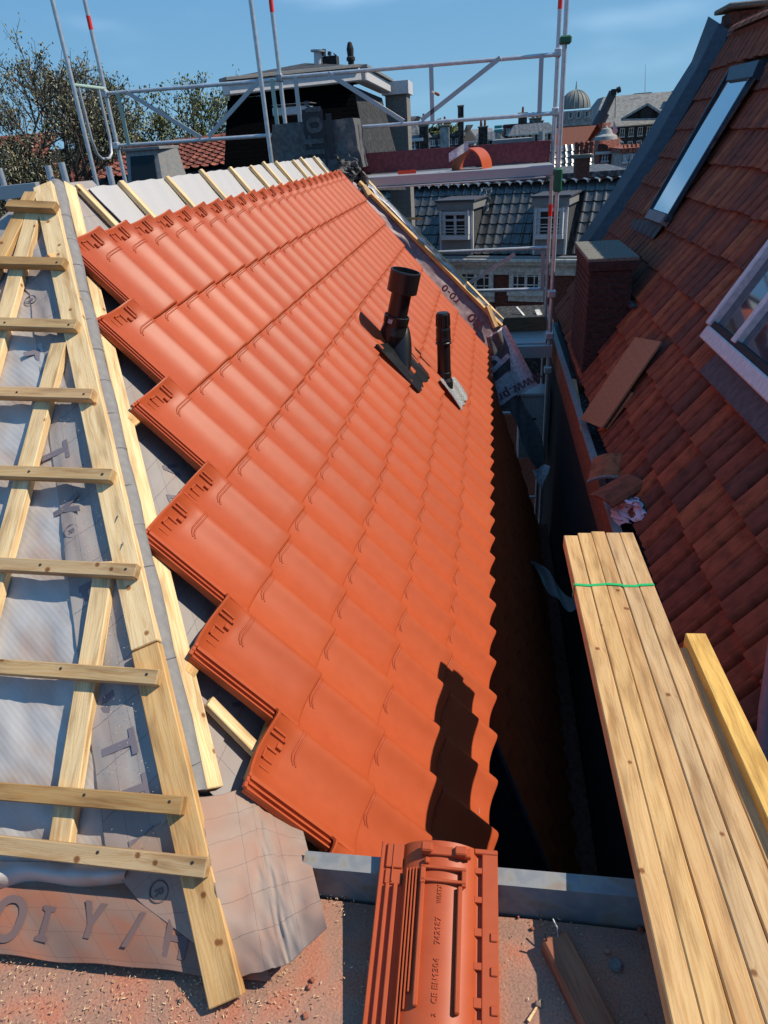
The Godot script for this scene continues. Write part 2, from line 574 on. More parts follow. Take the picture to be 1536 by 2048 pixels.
func tile_mesh(head: bool) -> ArrayMesh:
	var st := begin()
	var p := tile_profile()
	var vs := [0.0, 0.010, 0.015, 0.10, 0.25, 0.40, TILE_LEN - 0.012, TILE_LEN - 0.006, TILE_LEN - 0.002, TILE_LEN]
	var lift := [0.008, 0.008, 0.0, 0.0, 0.0, 0.0, 0.0, -0.0010, -0.0035, -0.008]
	var at := func(i: int, j: int, low := 0.0) -> Vector3:
		var v: float = vs[j]
		var hh: float = p[i][1] + lift[j] + 0.027 * v / TILE_LEN - low
		if i < 11 and j < 2: hh = maxf(hh, 0.012 + 0.027 * v / TILE_LEN - low)
		return Vector3(p[i][0], hh, v)
	for j in vs.size() - 1:
		for i in p.size() - 1:
			st.set_smooth_group(-1 if i < 10 else 1)
			quad(st, at.call(i, j), at.call(i + 1, j), at.call(i + 1, j + 1), at.call(i, j + 1), Vector3(p[i][0], -1, vs[j]))
	st.set_smooth_group(-1)
	var e := vs.size() - 1
	for i in p.size() - 1:
		quad(st, at.call(i, e), at.call(i + 1, e), at.call(i + 1, e, 0.012), at.call(i, e, 0.012), Vector3(p[i][0], 0, 0))
		quad(st, at.call(i, 0), at.call(i + 1, 0), at.call(i + 1, 0, 0.012), at.call(i, 0, 0.012), Vector3(p[i][0], 0, 1))
		# the underside, in two steps
		quad(st, at.call(i, 0, 0.012), at.call(i + 1, 0, 0.012), at.call(i + 1, 4, 0.012), at.call(i, 4, 0.012), Vector3(0, 1, 0))
		quad(st, at.call(i, 4, 0.012), at.call(i + 1, 4, 0.012), at.call(i + 1, e, 0.012), at.call(i, e, 0.012), Vector3(0, 1, 0))
	for j in vs.size() - 1:
		quad(st, at.call(0, j), at.call(0, j + 1), at.call(0, j + 1, 0.012), at.call(0, j, 0.012), Vector3(1, 0, 0))
		var r := p.size() - 1
		quad(st, at.call(r, j), at.call(r, j + 1), at.call(r, j + 1, 0.010), at.call(r, j, 0.010), Vector3(-1, 0, 0))
	# a pair of thin curved ribs that keep rain off the lap
	for k in 2:
		var pts := []
		for q in 9:
			var t := q / 8.0
			var x := lerpf(0.226, 0.115, t)
			var v := 0.119 + 0.012 * k + (0.022 * pow(maxf(0.0, (t - 0.7) / 0.3), 2.0))
			pts.append(Vector3(x, profile_at(x) + 0.027 * v / TILE_LEN + 0.0005, v))
		add_tube(st, pts, 0.0034, 6)
	if head:
		# hanging pocket, drain bars and the clip hole on the head of the tile
		var bump := func(x0: float, x1: float, v0: float, v1: float, hh: float) -> void:
			var b := minf(profile_at(x0), profile_at(x1))
			var t := maxf(profile_at(x0), profile_at(x1))
			add_box(st, Vector3(x0, b - 0.004, v0), Vector3(x1, lerpf(b, t, 0.6) + hh, v1), 0.0015)
		bump.call(0.150, 0.157, 0.014, 0.074, 0.010)
		bump.call(0.226, 0.236, 0.010, 0.078, 0.008)
		bump.call(0.150, 0.236, 0.070, 0.078, 0.006)
		bump.call(0.166, 0.175, 0.016, 0.070, 0.007)
		bump.call(0.070, 0.078, 0.024, 0.070, 0.008)
		bump.call(0.108, 0.116, 0.024, 0.070, 0.008)
		bump.call(0.070, 0.116, 0.024, 0.031, 0.007)
		bump.call(0.040, 0.046, 0.030, 0.072, 0.006)
		bump.call(0.122, 0.144, 0.056, 0.078, 0.011)
		bump.call(0.015, 0.05, 0.098, 0.104, 0.004)
	return done(st)

func tile_place(k: float, z: float) -> Transform3D:
	return Transform3D(Basis(Vector3(0, 0, -1), PITCH_UP, PITCH_DIR), on_roof(-0.9043 + TILE_STEP * k, z, 0.0))

func build_roof() -> void:
	var roof := thing("retiled_roof", "half retiled hipped roof with new orange clay tiles, bare battens and silver foil", "roof")
	var t_head := tile_mesh(true)
	var t_plain := tile_mesh(false)
	# tile courses, from the ridge down: how far in each one starts
	var starts := [2.925, 2.663, 2.401, 1.877, 1.615, 1.353, 1.091, 1.091]
	rng.seed = 5
	for k in 8:
		var count := int(floor((9.12 - starts[k]) / TILE_W))
		for j in count:
			var z: float = starts[k] + j * TILE_W
			# the vents take the place of a tile
			var x := tile_place(k, z)
			x.origin += PITCH_UP * rng.randf_range(-0.0012, 0.0012) + PITCH_DIR * rng.randf_range(-0.0015, 0.0015)
			x.basis = x.basis.rotated(PITCH_UP, rng.randf_range(-0.002, 0.002))
			put(t_head if k == 0 or j < 2 else t_plain, "roof_tile", M.tile[rng.randi() % 4], roof, x)
	# battens that carry the tiles
	for k in 9:
		var s := -0.9043 + TILE_STEP * k + 0.045
		var z0: float = [2.76, 2.55, 2.30, 1.98, 1.52, 1.36, 1.16, 1.16, 1.16][k]
		bar("tile_batten", on_roof(s, z0, -0.035), on_roof(s, 9.1, -0.035), 0.045, 0.032, PITCH_UP, M.honey[k % 6], roof)
	# silver foil towards the ridge, sagging a little between its battens
	var zs := [3.51, 3.95, 4.555, 5.175, 5.78, 6.29, 6.71, 7.105, 7.735, 8.11, 8.73]
	var foil := func(u: float, v: float) -> Vector3:
		var z := lerpf(3.62, 9.05, u)
		var s := lerpf(-1.185, -0.55, v)
		var h := -0.078
		for i in zs.size() - 1:
			if z > zs[i] and z < zs[i + 1]:
				var t: float = (z - zs[i]) / (zs[i + 1] - zs[i])
				h += 0.014 * sin(t * PI) * (1.0 - v) + 0.004 * sin(z * 31.0 + s * 17.0)
		return on_roof(s, z, h)
	put(sheet(foil, 120, 12, Vector2(5.4, 0.64), PITCH_UP, 0.003), "foil_sheet", M.foil, roof)
	for i in zs.size():
		bar("counter_batten", on_roof(-1.20 + 0.01 * (i % 3), zs[i], -0.058), on_roof(-0.60, zs[i], -0.058), 0.045, 0.026, PITCH_UP, M.pale[i % 5], roof)
	# lower counter battens, seen in the gaps under the open ends
	for z in [2.75, 3.2, 3.9]:
		bar("counter_batten", on_roof(-0.58, z, -0.066), on_roof(1.9, z, -0.066), 0.045, 0.022, PITCH_UP, M.pale[2], roof)
	# underlay below the tiles and along the hip
	var hip_a := Vector3(-2.084, -0.074, -3.361)
	var hip_b := Vector3(-0.828, -1.656, -1.247)
	var under := func(u: float, v: float) -> Vector3:
		var edge := hip_a.lerp(hip_b, v)
		var s := edge.dot(PITCH_DIR)
		var z := lerpf(-edge.z, 3.75, u)
		return on_roof(s, z, -0.081 + 0.006 * sin(s * 9.0 + z * 4.0) * u - 0.012 * pow(1.0 - u, 6.0))
	put(sheet(under, 40, 40, Vector2(1.9, 2.1), PITCH_UP, 0.002), "underlay_sheet", M.membrane, roof)
	var under2 := func(u: float, v: float) -> Vector3:
		var sl := lerpf(-0.6, 2.0, v)
		return on_roof(sl, lerpf(maxf(1.2, 2.05 - 1.06 * sl), 9.1, u), -0.096)
	put(sheet(under2, 8, 4, Vector2(7.0, 2.6), PITCH_UP, 0.002), "underlay_sheet", M.membrane, roof)
	# rolled strip along the hip
	var roll_pts := []
	for i in 26:
		var t := i / 25.0
		roll_pts.append(Vector3(-1.984, -0.080, -3.229).lerp(Vector3(-0.808, -1.586, -1.196), t) + Vector3(0.004 * sin(i * 1.7), 0.004 * sin(i * 2.3), 0))
	tube("hip_roll", roll_pts, 0.036, M.roll, roof, 14)
	var seam_dir: Vector3 = (roll_pts[25] - roll_pts[0]).normalized()
	for i in 17:
		var c: Vector3 = roll_pts[0].lerp(roll_pts[25], (i + 0.5) / 17.0)
		var st := begin()
		var ring := []
		var sd := seam_dir.cross(Vector3.UP).normalized()
		var up := sd.cross(seam_dir).normalized()
		for q in 13:
			var a := PI * q / 12.0
			ring.append(sd * cos(a) * 0.0372 + up * sin(a) * 0.0372 + seam_dir * 0.012 * sin(a))
		add_tube(st, ring, 0.0009, 5)
		put(done(st), "roll_seam", M.print, roof, Transform3D(Basis.IDENTITY, c))
	# hip boards
	bar("hip_board", Vector3(-2.000, -0.079, -3.157), Vector3(-1.030, -1.310, -1.496), 0.088, 0.034, HIP_UP, M.pale[0], roof)
	bar("hip_board", Vector3(-1.026, -1.312, -1.490), Vector3(-0.619, -1.822, -0.801), 0.088, 0.034, HIP_UP, M.honey[2], roof)
	bar("hip_board", Vector3(-2.021, -0.092, -3.387), Vector3(-0.794, -1.638, -1.256), 0.062, 0.040, PITCH_UP, M.pale[3], roof)
	# wood shown below the open tile ends
	bar("batten_offcut", Vector3(-0.884, -1.544, -1.511), Vector3(-0.730, -1.737, -1.479), 0.045, 0.026, PITCH_UP, M.pale[1], roof)
	# ridge: the far slope falls away behind
	var back := func(u: float, v: float) -> Vector3:
		var a := on_roof(-1.19, lerpf(3.3, 9.05, u), -0.08)
		return a + Vector3(-1.6, -2.0, 0.0) * v
	put(sheet(back, 4, 4, Vector2(5, 2), Vector3(-1, 1, 0), 0.01), "rear_slope", M.foil, roof)

	# ---- hip face: horizontal battens on sloping ones
	var lay := func(called: String, a: Vector3, b: Vector3, extra: float, w: float, h: float, m: Material) -> void:
		bar(called, a + (a - b).normalized() * extra, b, w, h, HIP_UP, m, roof)
	lay.call("batten", Vector3(-2.110, -0.139, -3.024), Vector3(-1.863, -0.159, -2.990), 0.0, 0.046, 0.032, M.aged[0])
	lay.call("batten", Vector3(-2.040, -0.340, -2.755), Vector3(-1.726, -0.356, -2.726), 0.9, 0.046, 0.032, M.aged[0])
	lay.call("batten", Vector3(-1.930, -0.537, -2.490), Vector3(-1.579, -0.552, -2.462), 0.9, 0.046, 0.032, M.aged[1])
	lay.call("batten", Vector3(-1.818, -0.736, -2.223), Vector3(-1.425, -0.745, -2.200), 0.9, 0.046, 0.032, M.honey[3])
	lay.call("batten", Vector3(-1.706, -0.937, -1.953), Vector3(-1.265, -0.943, -1.934), 0.9, 0.046, 0.032, M.aged[1])
	lay.call("batten", Vector3(-1.591, -1.143, -1.676), Vector3(-1.095, -1.146, -1.659), 0.9, 0.046, 0.032, M.aged[3])
	lay.call("batten", Vector3(-1.481, -1.341, -1.410), Vector3(-0.949, -1.341, -1.396), 0.9, 0.046, 0.032, M.aged[1])
	lay.call("batten", Vector3(-1.364, -1.548, -1.131), Vector3(-0.804, -1.541, -1.125), 0.9, 0.048, 0.032, M.aged[2])
	lay.call("batten", Vector3(-1.320, -1.628, -1.023), Vector3(-0.710, -1.626, -1.011), 0.9, 0.048, 0.032, M.aged[3])
	var bats := [[Vector3(-2.021, -0.337, -2.730), Vector3(-1.711, -0.352, -2.702)], [Vector3(-1.912, -0.532, -2.468), Vector3(-1.565, -0.547, -2.440)], [Vector3(-1.802, -0.730, -2.203), Vector3(-1.412, -0.739, -2.180)], [Vector3(-1.691, -0.928, -1.936), Vector3(-1.253, -0.934, -1.916)], [Vector3(-1.577, -1.132, -1.661), Vector3(-1.085, -1.136, -1.644)], [Vector3(-1.467, -1.329, -1.398), Vector3(-0.940, -1.329, -1.384)], [Vector3(-1.352, -1.535, -1.121), Vector3(-0.797, -1.528, -1.115)], [Vector3(-1.308, -1.614, -1.014), Vector3(-0.704, -1.611, -1.002)]]
	for q in bats:
		var dv: Vector3 = (q[0] - q[1]).normalized()
		for dist in [0.045, 0.32 + 0.05 * sin(q[1].x * 40.0)]:
			put(lathe([Vector2(0.0, 0.0012), Vector2(0.0042, 0.001), Vector2(0.0045, -0.002)], 9), "screw_head", M.near_black, roof, frame(dv, HIP_UP, q[1] + dv * dist + dv.cross(HIP_UP) * 0.008))
	lay.call("sloping_batten", Vector3(-2.110, -0.531, -2.556), Vector3(-2.041, -0.103, -3.123), 0.6, 0.07, 0.032, M.honey[2])
	lay.call("sloping_batten", Vector3(-1.942, -0.550, -2.527), Vector3(-1.993, -0.172, -3.030), 0.7, 0.07, 0.032, M.pale[4])
	lay.call("sloping_batten", Vector3(-1.611, -1.140, -1.733), Vector3(-1.657, -0.614, -2.434), 0.7, 0.066, 0.032, M.pale[1])
	lay.call("sloping_batten", Vector3(-1.152, -1.669, -1.019), Vector3(-1.231, -1.149, -1.711), 0.0, 0.066, 0.032, M.pale[2])
	# the sheets of the hip face: quilted silver foil and, along the hip, grey underlay
	var wav := noise(301, 1.3, 3)
	var f_foil := func(u: float, v: float) -> Vector3:
		var l := Vector3(-4.025, -0.354, -2.898).lerp(Vector3(-2.169, -1.756, -0.986), v)
		var r := Vector3(-1.961, -0.348, -2.851).lerp(Vector3(-0.966, -1.695, -1.035), v)
		var p: Vector3 = l.lerp(r, u)
		return p + HIP_UP * (0.012 + 0.013 * wav.get_noise_2d(u * 3.0, v * 2.4) + 0.007 * wav.get_noise_2d(u * 11.0 + 4.0, v * 14.0))
	put(sheet(f_foil, 60, 80, Vector2(1.6, 1.9), HIP_UP, 0.002), "foil_sheet", M.foil_dusty, roof)
	# the foil's turned-up lower hem
	var hem := func(u: float, v: float) -> Vector3:
		var p := Vector3(-2.173, -1.752, -0.991).lerp(Vector3(-0.946, -1.688, -1.045), u)
		var q := Vector3(-1.989, -1.800, -0.924).lerp(Vector3(-0.967, -1.800, -1.034), u)
		var t := v
		var b := p.lerp(q, t) + HIP_UP * (0.05 * sin(t * PI) + 0.014 * sin(t * PI) * sin(u * 37.0 + 3.0 * sin(u * 11.0)) + 0.02 * (1.0 - t))
		return b + Vector3(0, 0, 0.008 * sin(u * 23.0)) * t
	put(sheet(hem, 90, 14, Vector2(1.6, 0.2), HIP_UP, 0.003), "foil_hem", M.foil_dusty, roof)
	var f_mem := func(u: float, v: float) -> Vector3:
		var l := Vector3(-2.113, -0.164, -3.101).lerp(Vector3(-1.008, -1.702, -1.028), v)
		var r := Vector3(-1.993, -0.079, -3.211).lerp(Vector3(-0.794, -1.578, -1.187), v)
		if v < 0.2: l = l.lerp(Vector3(-2.646, -0.530, -2.628), (0.2 - v) * 2.2)
		var p: Vector3 = l.lerp(r, u)
		return p + HIP_UP * (0.020 + 0.010 * wav.get_noise_2d(u * 2.0 + 7.0, v * 5.0) + 0.012 * (1.0 - u) * wav.get_noise_2d(3.0, v * 6.0))
	var hm := put(sheet(f_mem, 16, 80, Vector2(0.42, 2.2), HIP_UP, 0.002), "hip_underlay", M.membrane, roof)
	# lower part of that strip, loose and curling over the foil's hem
	var f_low := func(u: float, v: float) -> Vector3:
		var l := Vector3(-1.016, -1.693, -1.039).lerp(Vector3(-0.739, -1.790, -0.915), pow(v, 0.85))
		l = l.lerp(Vector3(-0.937, -1.770, -0.999), sin(v * PI) * 0.55)
		var r := Vector3(-0.798, -1.575, -1.191).lerp(Vector3(-0.679, -1.792, -0.899), v)
		return l.lerp(r, u) + HIP_UP * (0.022 + 0.012 * (1.0 - u) * sin(v * PI))
	put(sheet(f_low, 14, 24, Vector2(0.4, 0.4), HIP_UP, 0.002), "hip_underlay", M.membrane_dusty, roof)
	# skirt on the flat roof, red with clay dust
	var f_skirt := func(u: float, v: float) -> Vector3:
		var a := Vector3(-2.212, -1.791, -0.974).lerp(Vector3(-0.722, -1.701, -1.054), u)
		var b := Vector3(-1.906, -1.820, -0.833).lerp(Vector3(-0.520, -1.820, -0.856), u)
		return a.lerp(b, v) + Vector3(0, 0.022 * sin(v * PI) + 0.006 * sin(u * 19.0) * v + 0.004 * sin(u * 41.0) * v, 0)
	var sk := put(sheet(f_skirt, 50, 12, Vector2(1.9, 0.42), Vector3.UP, 0.003), "skirt_sheet", M.membrane_red, roof)
	# flap round the foot of the hip
	var f_flap := func(u: float, v: float) -> Vector3:
		var top := Vector3(-0.791, -1.580, -1.176).lerp(Vector3(-0.604, -1.950, -1.405), u)
		top = top.lerp(Vector3(-0.741, -1.777, -1.411), sin(u * PI) * 0.7)
		var bot := Vector3(-0.614, -1.815, -0.844).lerp(Vector3(-0.381, -1.700, -0.925), u)
		bot = bot.lerp(Vector3(-0.457, -1.760, -0.844), sin(u * PI) * 0.55)
		var p := top.lerp(bot, v)
		return p + Vector3(0.0, 0.04 * sin(v * PI) + 0.012 + 0.008 * wav.get_noise_2d(u * 5.0, v * 5.0), 0)
	put(sheet(f_flap, 30, 30, Vector2(0.5, 0.6), Vector3.UP, 0.002), "hip_underlay", M.membrane_dusty, roof)
	# print on the sheets: a trade word running down the strip, again and again
	var down: Vector3 = (Vector3(-0.983, -1.594, -1.170) - Vector3(-1.613, -0.781, -2.267)).normalized()
	var side := down.cross(HIP_UP).normalized()
	var stick := func(word: String, size: float, near: Vector3, xd: Vector3, yd: Vector3, m: Material, fn: Callable, parent: Node, ring := 0.0) -> void:
		var best := 1e9
		var bu := 0.5
		var bv := 0.5
		for i in 41:
			for j in 81:
				var q: Vector3 = fn.call(i / 40.0, j / 80.0)
				var dd := q.distance_squared_to(near)
				if dd < best:
					best = dd
					bu = i / 40.0
					bv = j / 80.0
		var c: Vector3 = fn.call(bu, bv)
		var e1: Vector3 = fn.call(minf(1.0, bu + 0.06), bv) - fn.call(maxf(0.0, bu - 0.06), bv)
		var e2: Vector3 = fn.call(bu, minf(1.0, bv + 0.03)) - fn.call(bu, maxf(0.0, bv - 0.03))
		var nn := e1.cross(e2).normalized()
		if nn.y < 0.0: nn = -nn
		var x1 := (xd - nn * xd.dot(nn)).normalized()
		var y1 := nn.cross(x1)
		if y1.dot(yd) < 0.0: y1 = -y1
		if x1.cross(y1).dot(nn) < 0.0: x1 = -x1
		lettering(word, size, c + nn * 0.0024, x1, y1, m, parent)
		if ring > 0.0: ring_mark(c + nn * 0.0008, ring, nn, m, parent)
	for a in [["P", Vector3(-1.754, -0.642, -2.400)], ["R", Vector3(-1.677, -0.733, -2.276)], ["T", Vector3(-1.543, -0.904, -2.046)], ["Y", Vector3(-1.459, -1.029, -1.877)], ["P", Vector3(-1.279, -1.216, -1.624)], ["V", Vector3(-1.116, -1.419, -1.350)], ["T", Vector3(-1.053, -1.490, -1.253)], ["T", Vector3(-0.981, -1.559, -1.160)], ["Y", Vector3(-0.919, -1.618, -1.080)], ["I", Vector3(-2.043, -0.270, -2.902)], ["T", Vector3(-2.049, -0.313, -2.845)]]:
		stick.call(a[0], 0.15, a[1], down, -side, M.print, f_mem, hm)
	for a in [Vector3(-1.902, -0.470, -2.632), Vector3(-1.393, -1.086, -1.800)]:
		stick.call("R", 0.032, a, down, -side, M.print, f_mem, hm, 0.024)
	stick.call("R", 0.034, Vector3(-0.857, -1.699, -0.978), down, -side, M.print_dusty, f_low, hm, 0.026)
	var sdir := Vector3(1, 0, 0.08)
	var sup := Vector3(0, 0.35, -1)
	for a in [["O", Vector3(-1.270, -1.782, -0.912)], ["I", Vector3(-1.154, -1.782, -0.921)], ["Y", Vector3(-1.033, -1.780, -0.926)], ["/", Vector3(-0.906, -1.780, -0.918)], ["H", Vector3(-0.792, -1.786, -0.905)]]:
		stick.call(a[0], 0.15 if a[0] == "O" else 0.115, a[1], sdir, sup, M.print_dusty, f_skirt, sk)
	for a in [["I", Vector3(-1.991, -0.177, -3.661)], ["Y", Vector3(-1.899, -0.294, -3.211)], ["V", Vector3(-1.260, -1.099, -2.337)], ["D", Vector3(-1.198, -1.177, -2.185)], ["T", Vector3(-0.824, -1.649, -1.631)]]:
		stick.call(a[0], 0.11, a[1], Vector3(0.1, -0.8, 0.6), Vector3(0, 0.4, -1), M.print, under, hm)
	# loose screws and wood crumbs on the hip boards
	for a in [Vector3(-1.221, -1.036, -1.831), Vector3(-1.179, -1.095, -1.752), Vector3(-1.580, -0.558, -2.513)]:
		var scr := tube("screw", [a, a + Vector3(0.012, 0.004, 0.016)], 0.003, M.galv, roof, 6, 0.001)

	# ---- the steep lower slope, in the shade of the alley
	var steep_dir := Vector3(0.30, -0.954, 0).normalized()
	var steep_up := Vector3(0.954, 0.30, 0).normalized()
	var eave := on_roof(1.93, 0.0, -0.09)
	var lower := Node3D.new()
	lower.name = "lower_slope"
	roof.add_child(lower, true)
	for k in 8:
		for j in 30:
			var z := 1.20 + j * TILE_W
			if k < 5 and z > 1.75 and z < 2.72: continue
			put(t_plain, "roof_tile", M.tile[(j * 7 + k * 3) % 4], lower, Transform3D(Basis(Vector3(0, 0, -1), steep_up, steep_dir), eave + steep_dir * (TILE_STEP * k - 0.05) + Vector3(0, 0, -z)))
	var deck := func(u: float, v: float) -> Vector3:
		return eave + steep_dir * (3.4 * v) - steep_up * 0.06 + Vector3(0, 0, -lerpf(1.2, 9.1, u))
	put(sheet(deck, 2, 2, Vector2.ONE, steep_up, 0.02), "slope_boards", M.dark_wood, lower)
	# its roof window: grey metal hood above dark glass
	var win := Node3D.new()
	win.name = "roof_window"
	roof.add_child(win, true)
	var wz := frame(Vector3(0, 0, -1), steep_up, eave + Vector3(0, 0, -2.23))
	win.transform = wz
	# in the window's own frame: x along the eave, y away from the slope, z down the slope
	slab("hood", Vector3(-0.46, -0.02, -0.02), Vector3(0.46, 0.115, 0.10), M.zinc, win)
	slab("side_frame", Vector3(-0.47, -0.02, 0.10), Vector3(-0.41, 0.07, 1.5), M.zinc_dark, win)
	slab("side_frame", Vector3(0.41, -0.02, 0.10), Vector3(0.47, 0.07, 1.5), M.zinc_dark, win)
	slab("sill", Vector3(-0.47, -0.02, 1.5), Vector3(0.47, 0.07, 1.58), M.zinc_dark, win)
	slab("pane", Vector3(-0.41, 0.0, 0.10), Vector3(0.41, 0.05, 1.5), M.glass, win)
	# house walls below and behind
	slab("wall", Vector3(-3.6, STREET, -9.05), Vector3(0.9, -5.2, -1.35), M.brick_red, roof)
	slab("attic_core", Vector3(-2.6, -5.2, -9.0), Vector3(-0.25, -2.75, -1.5), M.dark_wood, roof)

	# ---- verge at the far end: boards, white foil and a pink-grey membrane hanging down
	bar("verge_board", Vector3(-1.614, -0.421, -9.250), Vector3(0.173, -2.265, -9.250), 0.05, 0.045, Vector3(0, 1, 0.3), M.honey[4], roof)
	bar("verge_board", Vector3(-1.533, -0.423, -9.420), Vector3(0.195, -2.226, -9.420), 0.04, 0.03, Vector3(0, 1, 0.3), M.pale[2], roof)
	bar("verge_board", Vector3(-0.015, -1.989, -9.220), Vector3(0.099, -2.250, -9.120), 0.06, 0.06, Vector3(0, 1, 0.3), M.honey[1], roof)
	bar("verge_board", Vector3(-1.546, -0.467, -9.200), Vector3(-1.483, -0.580, -9.150), 0.05, 0.05, Vector3(0, 1, 0.3), M.honey[3], roof)
	bar("batten_offcut", Vector3(-1.131, -0.902, -9.600), Vector3(-0.867, -0.916, -9.600), 0.03, 0.03, Vector3.UP, M.honey[0], roof)
	var wf := func(u: float, v: float) -> Vector3:
		var a := Vector3(-1.589, -0.360, -9.360).lerp(Vector3(0.181, -2.225, -9.360), u)
		return a + Vector3(0.0, -0.02 - 0.02 * sin(v * PI), 0) + Vector3(0.02, 0.03, -0.03) * (v - 0.5) + Vector3(0.006, 0.01, 0) * sin(u * 57.0 + 5.0 * sin(u * 13.0))
	put(sheet(wf, 90, 4, Vector2(4, 0.1), Vector3(0, 1, 0.3), 0.004), "verge_foil", M.white_foil, roof)
	var vm := func(u: float, v: float) -> Vector3:
		var a := on_roof(lerpf(-0.95, 2.02, u), 9.08, -0.03)
		var b := Vector3(-1.631, -0.432, -9.270).lerp(Vector3(0.153, -2.256, -9.270), u)
		var p := a.lerp(b, v)
		return p + Vector3(0.35, 0.3, 0.6) * (0.016 * wav.get_noise_2d(u * 9.0, v * 2.0 + 9.0) + 0.01 * sin(u * 40.0) * sin(v * PI)) - Vector3(0, 0.03, 0) * sin(v * PI)
	var vsheet := put(sheet(vm, 90, 10, Vector2(3, 0.4), Vector3(0.5, 0.6, 0.6), 0.002), "verge_membrane", M.pinkish, roof)
	var along := (Vector3(0.152, -2.239, -9.200) - Vector3(-1.618, -0.429, -9.200)).normalized()
	var across := (Vector3(-0.816, -1.312, -9.200) - Vector3(-1.045, -1.363, -9.200)).normalized()
	for a in [["ro-o", 0.15, Vector3(-0.509, -1.820, -9.050)], ["xo", 0.20, Vector3(-0.208, -2.177, -9.050)]]:
		lettering(a[0], a[1], a[2] + Vector3(0.02, 0.05, 0.10), -along, -across, M.pink_print, vsheet)
	# free end of that membrane, hanging into the alley
	var hang := func(u: float, v: float) -> Vector3:
		var a := Vector3(-0.031, -2.341, -9.050).lerp(Vector3(0.226, -2.206, -9.000), u)
		var b := Vector3(0.165, -3.265, -8.900).lerp(Vector3(0.656, -2.947, -8.850), u)
		return a.lerp(b, v) + Vector3(0, 0, 1) * (0.05 * sin(u * 5.0 + v * 3.0) + 0.02 * sin(u * 13.0))
	var hs := put(sheet(hang, 14, 20, Vector2(0.5, 0.9), Vector3(0.2, 0.2, 1), 0.003), "hanging_membrane", M.white_foil, roof)
	lettering("www.pro", 0.17, Vector3(0.374, -2.976, -8.750), (Vector3(0.195, -3.144, -8.800) - Vector3(0.550, -2.942, -8.800)), Vector3(-0.05, -1, 0), M.pink_print, hs)
	var dash := (Vector3(0.593, -2.804, -8.750) - Vector3(0.173, -3.028, -8.750))
	for i in 9:
		bar("printed_dash", Vector3(0.173, -3.028, -8.750) + dash * (i / 9.0), Vector3(0.173, -3.028, -8.750) + dash * ((i + 0.6) / 9.0), 0.008, 0.002, Vector3(0, 0, 1), M.pink_print, hs, 0.0)
	var patch := func(u: float, v: float) -> Vector3:
		return hang.call(lerpf(0.0, 0.72 - 0.4 * maxf(0.0, v - 0.5), u), lerpf(0.02, 0.62, v)) + Vector3(0, 0, 0.008)
	put(sheet(patch, 10, 10, Vector2.ONE, Vector3(0.2, 0.2, 1)), "printed_patch", M.tarp, hs)
	lettering("P", 0.42, Vector3(0.127, -2.595, -8.800), -along, -across, M.white_foil, hs)
	var rag := func(u: float, v: float) -> Vector3:
		var a := Vector3(0.200, -3.215, -9.000).lerp(Vector3(0.467, -3.148, -9.000), u)
		var b := Vector3(0.684, -4.089, -8.600).lerp(Vector3(0.779, -3.834, -8.700), u)
		return a.lerp(b, v) + Vector3(0.04, 0, 0.06) * sin(u * 4.0 + v * 6.0)
	put(sheet(rag, 8, 14, Vector2.ONE, Vector3(0.2, 0.2, 1), 0.004), "hanging_sheet", M.tarp, roof)

func ring_mark(at: Vector3, r: float, up: Vector3, m: Material, parent: Node) -> void:
	var st := begin()
	var pts := []
	for k in 25:
		var t := TAU * k / 24.0
		pts.append(Vector3(cos(t) * r, 0, sin(t) * r))
	add_tube(st, pts, 0.0024, 5, -1.0, false)
	put(done(st), "printed_ring", m, parent, Transform3D(frame(Vector3(1, 0, 0), up, at)))

